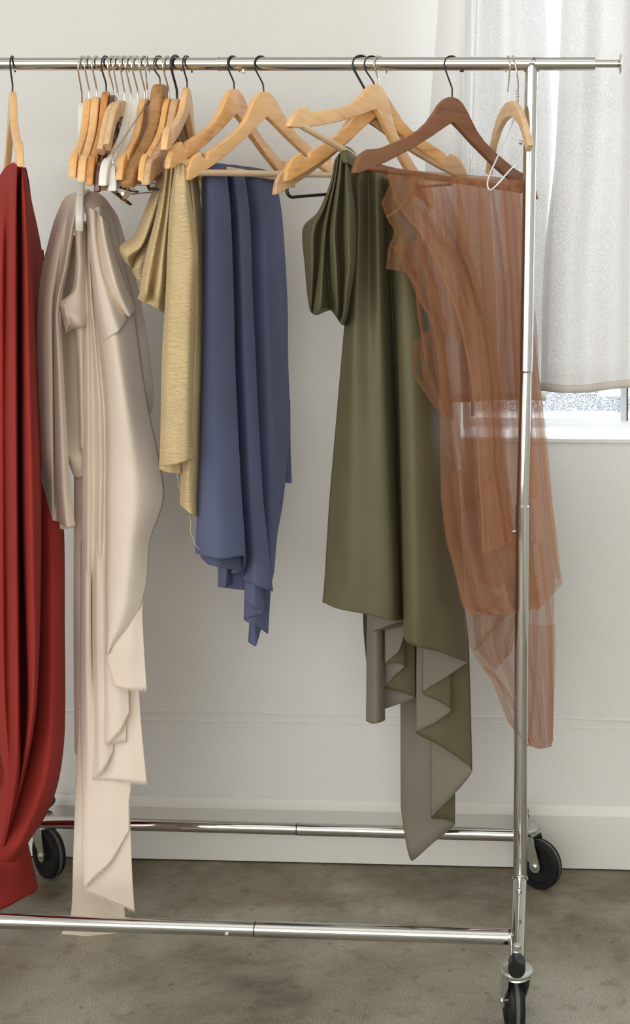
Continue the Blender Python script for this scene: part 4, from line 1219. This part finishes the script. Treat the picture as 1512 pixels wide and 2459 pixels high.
def tulle_sheet(mb, left, right, dl, dr, nf, seed, amp=1.6, nrow=26, bulge=0.0, hem=0.0, crush=0.006):
    rnd = random.Random(seed)
    fr_ = [i / nf for i in range(nf + 1)]
    jit = [0 if i in (0, nf) else rnd.uniform(-.38, .38) / nf for i in range(nf + 1)]
    jit2 = [0 if i in (0, nf) else rnd.uniform(-.38, .38) / nf for i in range(nf + 1)]
    sg = [amp * rnd.uniform(.4, 1.2) * (1 if i % 2 else -1) for i in range(nf + 1)]
    yt0, yt1, yb0, yb1 = left[0][1], right[0][1], left[-1][1], right[-1][1]
    rows = []
    for j in range(nrow + 1):
        v = j / nrow
        r_ = []
        for i in range(nf + 1):
            u = fr_[i] + jit[i] * (1 - v) + jit2[i] * v
            y0 = yt0 + (yb0 - yt0) * v; y1 = yt1 + (yb1 - yt1) * v
            y = y0 + (y1 - y0) * u + hem * math.sin(math.pi * u) * v
            xl, xr = edge_at(left, y0), edge_at(right, y1)
            x = xl + (xr - xl) * u
            d = dl + (dr - dl) * u + sg[i] * (.35 + .65 * min(1, v * 4)) - bulge * math.sin(math.pi * v)
            r_.append(at(x, y, d / 100))
        rows.append(r_)
    k0 = len(mb.v)
    patch(mb, rows, nu=5, nv=3, tu=.25, tv=.4, wr=0, seed=seed)
    for i in range(k0, len(mb.v)):
        p = mb.v[i]
        # angular crush creases
        q = Vector((p.x * 13 + seed, p.y * 9, p.z * 5.5))
        c = abs(noise.noise(q)) + 0.5 * abs(noise.noise(q * 2.3))
        q2 = Vector((p.x * 7 - p.z * 4 + seed * 3, p.z * 6 + p.x * 5, seed))
        c2 = abs(noise.noise(q2))
        mb.v[i] = p + Vector((crush * .6 * (c2 - .25), -crush * (c * 1.3 + c2 - .8), 0))


m = MB()
S = tulle_sheet
S(m, [(985, 420), (1000, 560), (1030, 700), (1055, 900), (1056, 1080), (1058, 1200), (1071, 1297), (1105, 1432), (1122, 1480)],
  [(1244, 432), (1246, 700), (1250, 900), (1290, 1100), (1310, 1300), (1318, 1450)], -11, 8, 8, 1, amp=2.0, hem=10, crush=.009)
S(m, [(1095, 425), (1105, 900), (1112, 1300), (1123, 1555), (1175, 1629), (1232, 1760), (1268, 1792)],
  [(1246, 432), (1270, 650), (1285, 755), (1296, 925), (1328, 1209), (1334, 1330), (1329, 1596), (1330, 1723), (1326, 1794)], -1, 17, 7, 2, amp=1.8, hem=6, crush=.009)
S(m, [(928, 420), (955, 500), (1010, 560), (1060, 660), (1100, 760), (1130, 900), (1140, 1000), (1160, 1330)],
  [(1060, 423), (1095, 520), (1140, 640), (1180, 780), (1195, 900), (1200, 1100), (1235, 1300)], -13, -2, 7, 3, amp=1.3)
S(m, [(942, 424), (914, 489), (930, 525), (949, 556), (932, 592), (928, 645)], [(1005, 424), (1010, 500), (1030, 560), (1024, 620), (1005, 660)], -12.5, -9, 5, 4, amp=1.2, nrow=14, crush=.010)
S(m, [(949, 590), (964, 640), (997, 690), (1003, 720), (1027, 756), (1035, 780)], [(1060, 560), (1075, 620), (1090, 690), (1100, 760), (1110, 820)], -12, -7, 5, 5, amp=1.2, nrow=14, crush=.010)
S(m, [(992, 820), (990, 900), (1030, 960), (1062, 1000)], [(1070, 760), (1075, 840), (1085, 940), (1090, 1010)], -9.5, -6, 5, 6, amp=1.0, nrow=12)
S(m, [(1085, 425), (1100, 700), (1110, 1000), (1120, 1200), (1150, 1400)], [(1175, 430), (1190, 700), (1200, 1000), (1230, 1250), (1260, 1430)], -4, 4, 5, 7, amp=1.5, crush=.008)
S(m, [(1205, 430), (1225, 700), (1240, 1000), (1262, 1300), (1290, 1470)], [(1244, 432), (1262, 640), (1290, 860), (1326, 1209), (1350, 1402)], 6, 13, 5, 8, amp=1.2)
S(m, [(1056, 1150), (1075, 1300), (1112, 1460), (1150, 1478)], [(1200, 1080), (1220, 1250), (1290, 1400), (1300, 1465)], -8, 4, 7, 9, amp=1.6, nrow=16, crush=.012)
S(m, [(1128, 1440), (1145, 1560), (1190, 1610)], [(1300, 1420), (1240, 1520), (1225, 1570)], 4, 8, 6, 10, amp=1.4, nrow=12, crush=.012)
S(m, [(1235, 1500), (1262, 1690), (1268, 1790)], [(1332, 1500), (1330, 1690), (1326, 1792)], 11, 14, 5, 11, amp=1.2, nrow=12, hem=8)
# narrow doubled folds running down from the bar
rnd = random.Random(77)


def strip(path, w, d, seed):
    P_ = spline([(x, y, 0) for x, y in path], 5)
    rows = []
    for i, p in enumerate(P_):
        v = i / (len(P_) - 1)
        ww = w * (0.55 + 0.45 * math.sin(math.pi * min(1, v * 1.15 + .05))) * (1 + .35 * noise.noise((v * 5, seed, 0)))
        dd = d + (-10.5 + (p.x - 985) / 270 * 19)
        sl = 0.012 * noise.noise((v * 4, seed, 9))
        rows.append([at(p.x - ww / 2, p.y, dd / 100 - .004), at(p.x, p.y + 2, dd / 100 - .0075 + sl), at(p.x + ww / 2, p.y, dd / 100 + .004 + sl)])
    patch(m, rows, nu=3, nv=2, tu=.2, wr=.0008, seed=seed)


for k in range(14):
    u = (k + rnd.uniform(-.45, .45)) / 13
    x0 = 975 + 262 * u
    x1 = 1075 + 225 * min(1, max(0, u + rnd.uniform(-.12, .12)))
    y1 = rnd.uniform(1180, 1440) if k % 3 else rnd.uniform(800, 1100)
    if y1 < 1150: x1 = x0 + (x1 - x0) * (y1 - 430) / 950
    bow = rnd.uniform(-14, 16)
    xm1 = x0 + (x1 - x0) * .33 + bow; xm2 = x0 + (x1 - x0) * .68 - bow * .4
    strip([(x0, 432), (xm1, 432 + (y1 - 432) * .33), (xm2, 432 + (y1 - 432) * .68), (x1, y1)], rnd.uniform(10, 46), rnd.uniform(-2.2, 1.2), k)
for pth, w in ([[(1000, 440), (1050, 560), (1110, 650), (1170, 780), (1190, 900)], 26], [[(1015, 500), (1040, 570), (1085, 600), (1130, 690), (1160, 860)], 18], [[(930, 520), (960, 500), (985, 470), (1000, 440)], 14], [[(945, 590), (985, 640), (1000, 690), (1025, 750)], 22],
               [[(1065, 1250), (1115, 1220), (1165, 1165), (1200, 1090)], 20], [[(1110, 1440), (1150, 1465), (1195, 1440), (1235, 1380)], 14], [[(1140, 1560), (1190, 1500), (1240, 1440), (1290, 1380)], 16], [[(1160, 1600), (1200, 1640), (1245, 1720), (1270, 1780)], 14],
               [[(1255, 760), (1290, 1000), (1310, 1200), (1340, 1390)], 18], [[(1296, 1300), (1318, 1500), (1322, 1700), (1325, 1780)], 12], [[(1275, 1300), (1285, 1500), (1280, 1650), (1270, 1785)], 14]):
    strip(pth, w, .5, int(w * 7 + pth[0][0]))
# turned over the hanger bar
X0, X1 = Vector(at(925, 417, -.118)), Vector(at(1252, 441, .118))
bt = []
for i in range(25):
    t = i / 24
    c = X0.lerp(X1, t)
    dirn = (X1 - X0).normalized(); nx_ = Vector((-dirn.y, dirn.x, 0)).normalized()
    if nx_.y > 0: nx_ = -nx_
    ring = []
    for k in range(9):
        a = R(-60) + R(300) * k / 8
        rr = .0092 + .0012 * noise.noise((t * 30, k, 4))
        ring.append(c + (nx_ * math.cos(a) + Vector((0, 0, 1)) * math.sin(a)) * rr)
    bt.append(ring)
V = [p for r_ in bt for p in r_]
m.add(V, [(i * 9 + k, i * 9 + k + 1, (i + 1) * 9 + k + 1, (i + 1) * 9 + k) for i in range(24) for k in range(8)])
tul = m.build('hanging_tulle', M['tulle'], origin=m.v[0], angle=28)
tag(tul, 'sheer rust brown tulle in crumpled layers hanging from the reddish walnut hanger', 'fabric')

# ------------------------------------------------------------------ curtains in front of the window
def curtain(left, right, ds, us, ytop, hemy, label, seed):
    """hem line (px x -> py); folds given by u positions and depths in cm"""
    mb = MB(); rows = []
    ys = [ytop, -200, 0, 200, 400, 600, 760, 860]
    for y in ys:
        xl, xr = edge_at(left, y), edge_at(right, y)
        rows.append([at(xl + (xr - xl) * u, y, d / 100) for u, d in zip(us, ds)])
    xl, xr = left[-1][0], right[-1][0]
    hem_ = []; band = []
    for u, d in zip(us, ds):
        x = xl + (xr - xl) * u
        hem_.append(at(x, hemy(u), d / 100)); band.append(at(x, hemy(u) - 20, d / 100))
    rows.append(band)
    patch(mb, rows, nu=8, nv=6, tu=.5, wr=.0015, seed=seed, wf=(14, 14, 2))
    o = mb.build('curtain', M['curtain'], origin=rows[0][0], angle=180)
    tag(o, label, 'curtain', 'white voile curtains')
    h = MB()
    patch(h, [band, hem_], nu=8, nv=2, tu=.5, wr=.0006, seed=seed + 1)
    ho = h.build('hem', M['hem'], origin=rows[0][0], angle=180)
    ho.parent = o; ho.location = (0, 0, 0)
    s_ = ho.modifiers.new('fold', 'SOLIDIFY'); s_.thickness = .0012; s_.offset = 0
    return o


curtain([(1056, -700), (1052, 0), (1042, 135), (1032, 260), (1020, 405), (1012, 700), (1010, 900)],
        [(1302, -700), (1310, 0), (1317, 135), (1325, 269), (1329, 380), (1325, 600), (1310, 960)],
        [28, 25, 24, 26, 22, 24, 26, 23, 24, 26], [0, .1, .22, .34, .37, .5, .62, .74, .88, 1], -700, lambda u: 963 + 3 * math.sin(u * 6),
        'white voile curtain behind the upright, its hem seen through the brown tulle', 61)
curtain([(1350, -700), (1347, 0), (1343, 130), (1336, 300), (1330, 400), (1320, 500), (1307, 600), (1300, 750), (1297, 920)],
        [(1700, -700), (1700, 0), (1700, 900)],
        [25, 21, 19, 22, 20, 22, 19, 22, 21], [0, .05, .16, .28, .42, .55, .7, .85, 1], -700, lambda u: 938 + 7 * math.sin(min(1, u * 2.6) * 2.6) - 34 * max(0, u - .22),
        'white voile curtain at the right edge with window glass under its hem', 71)
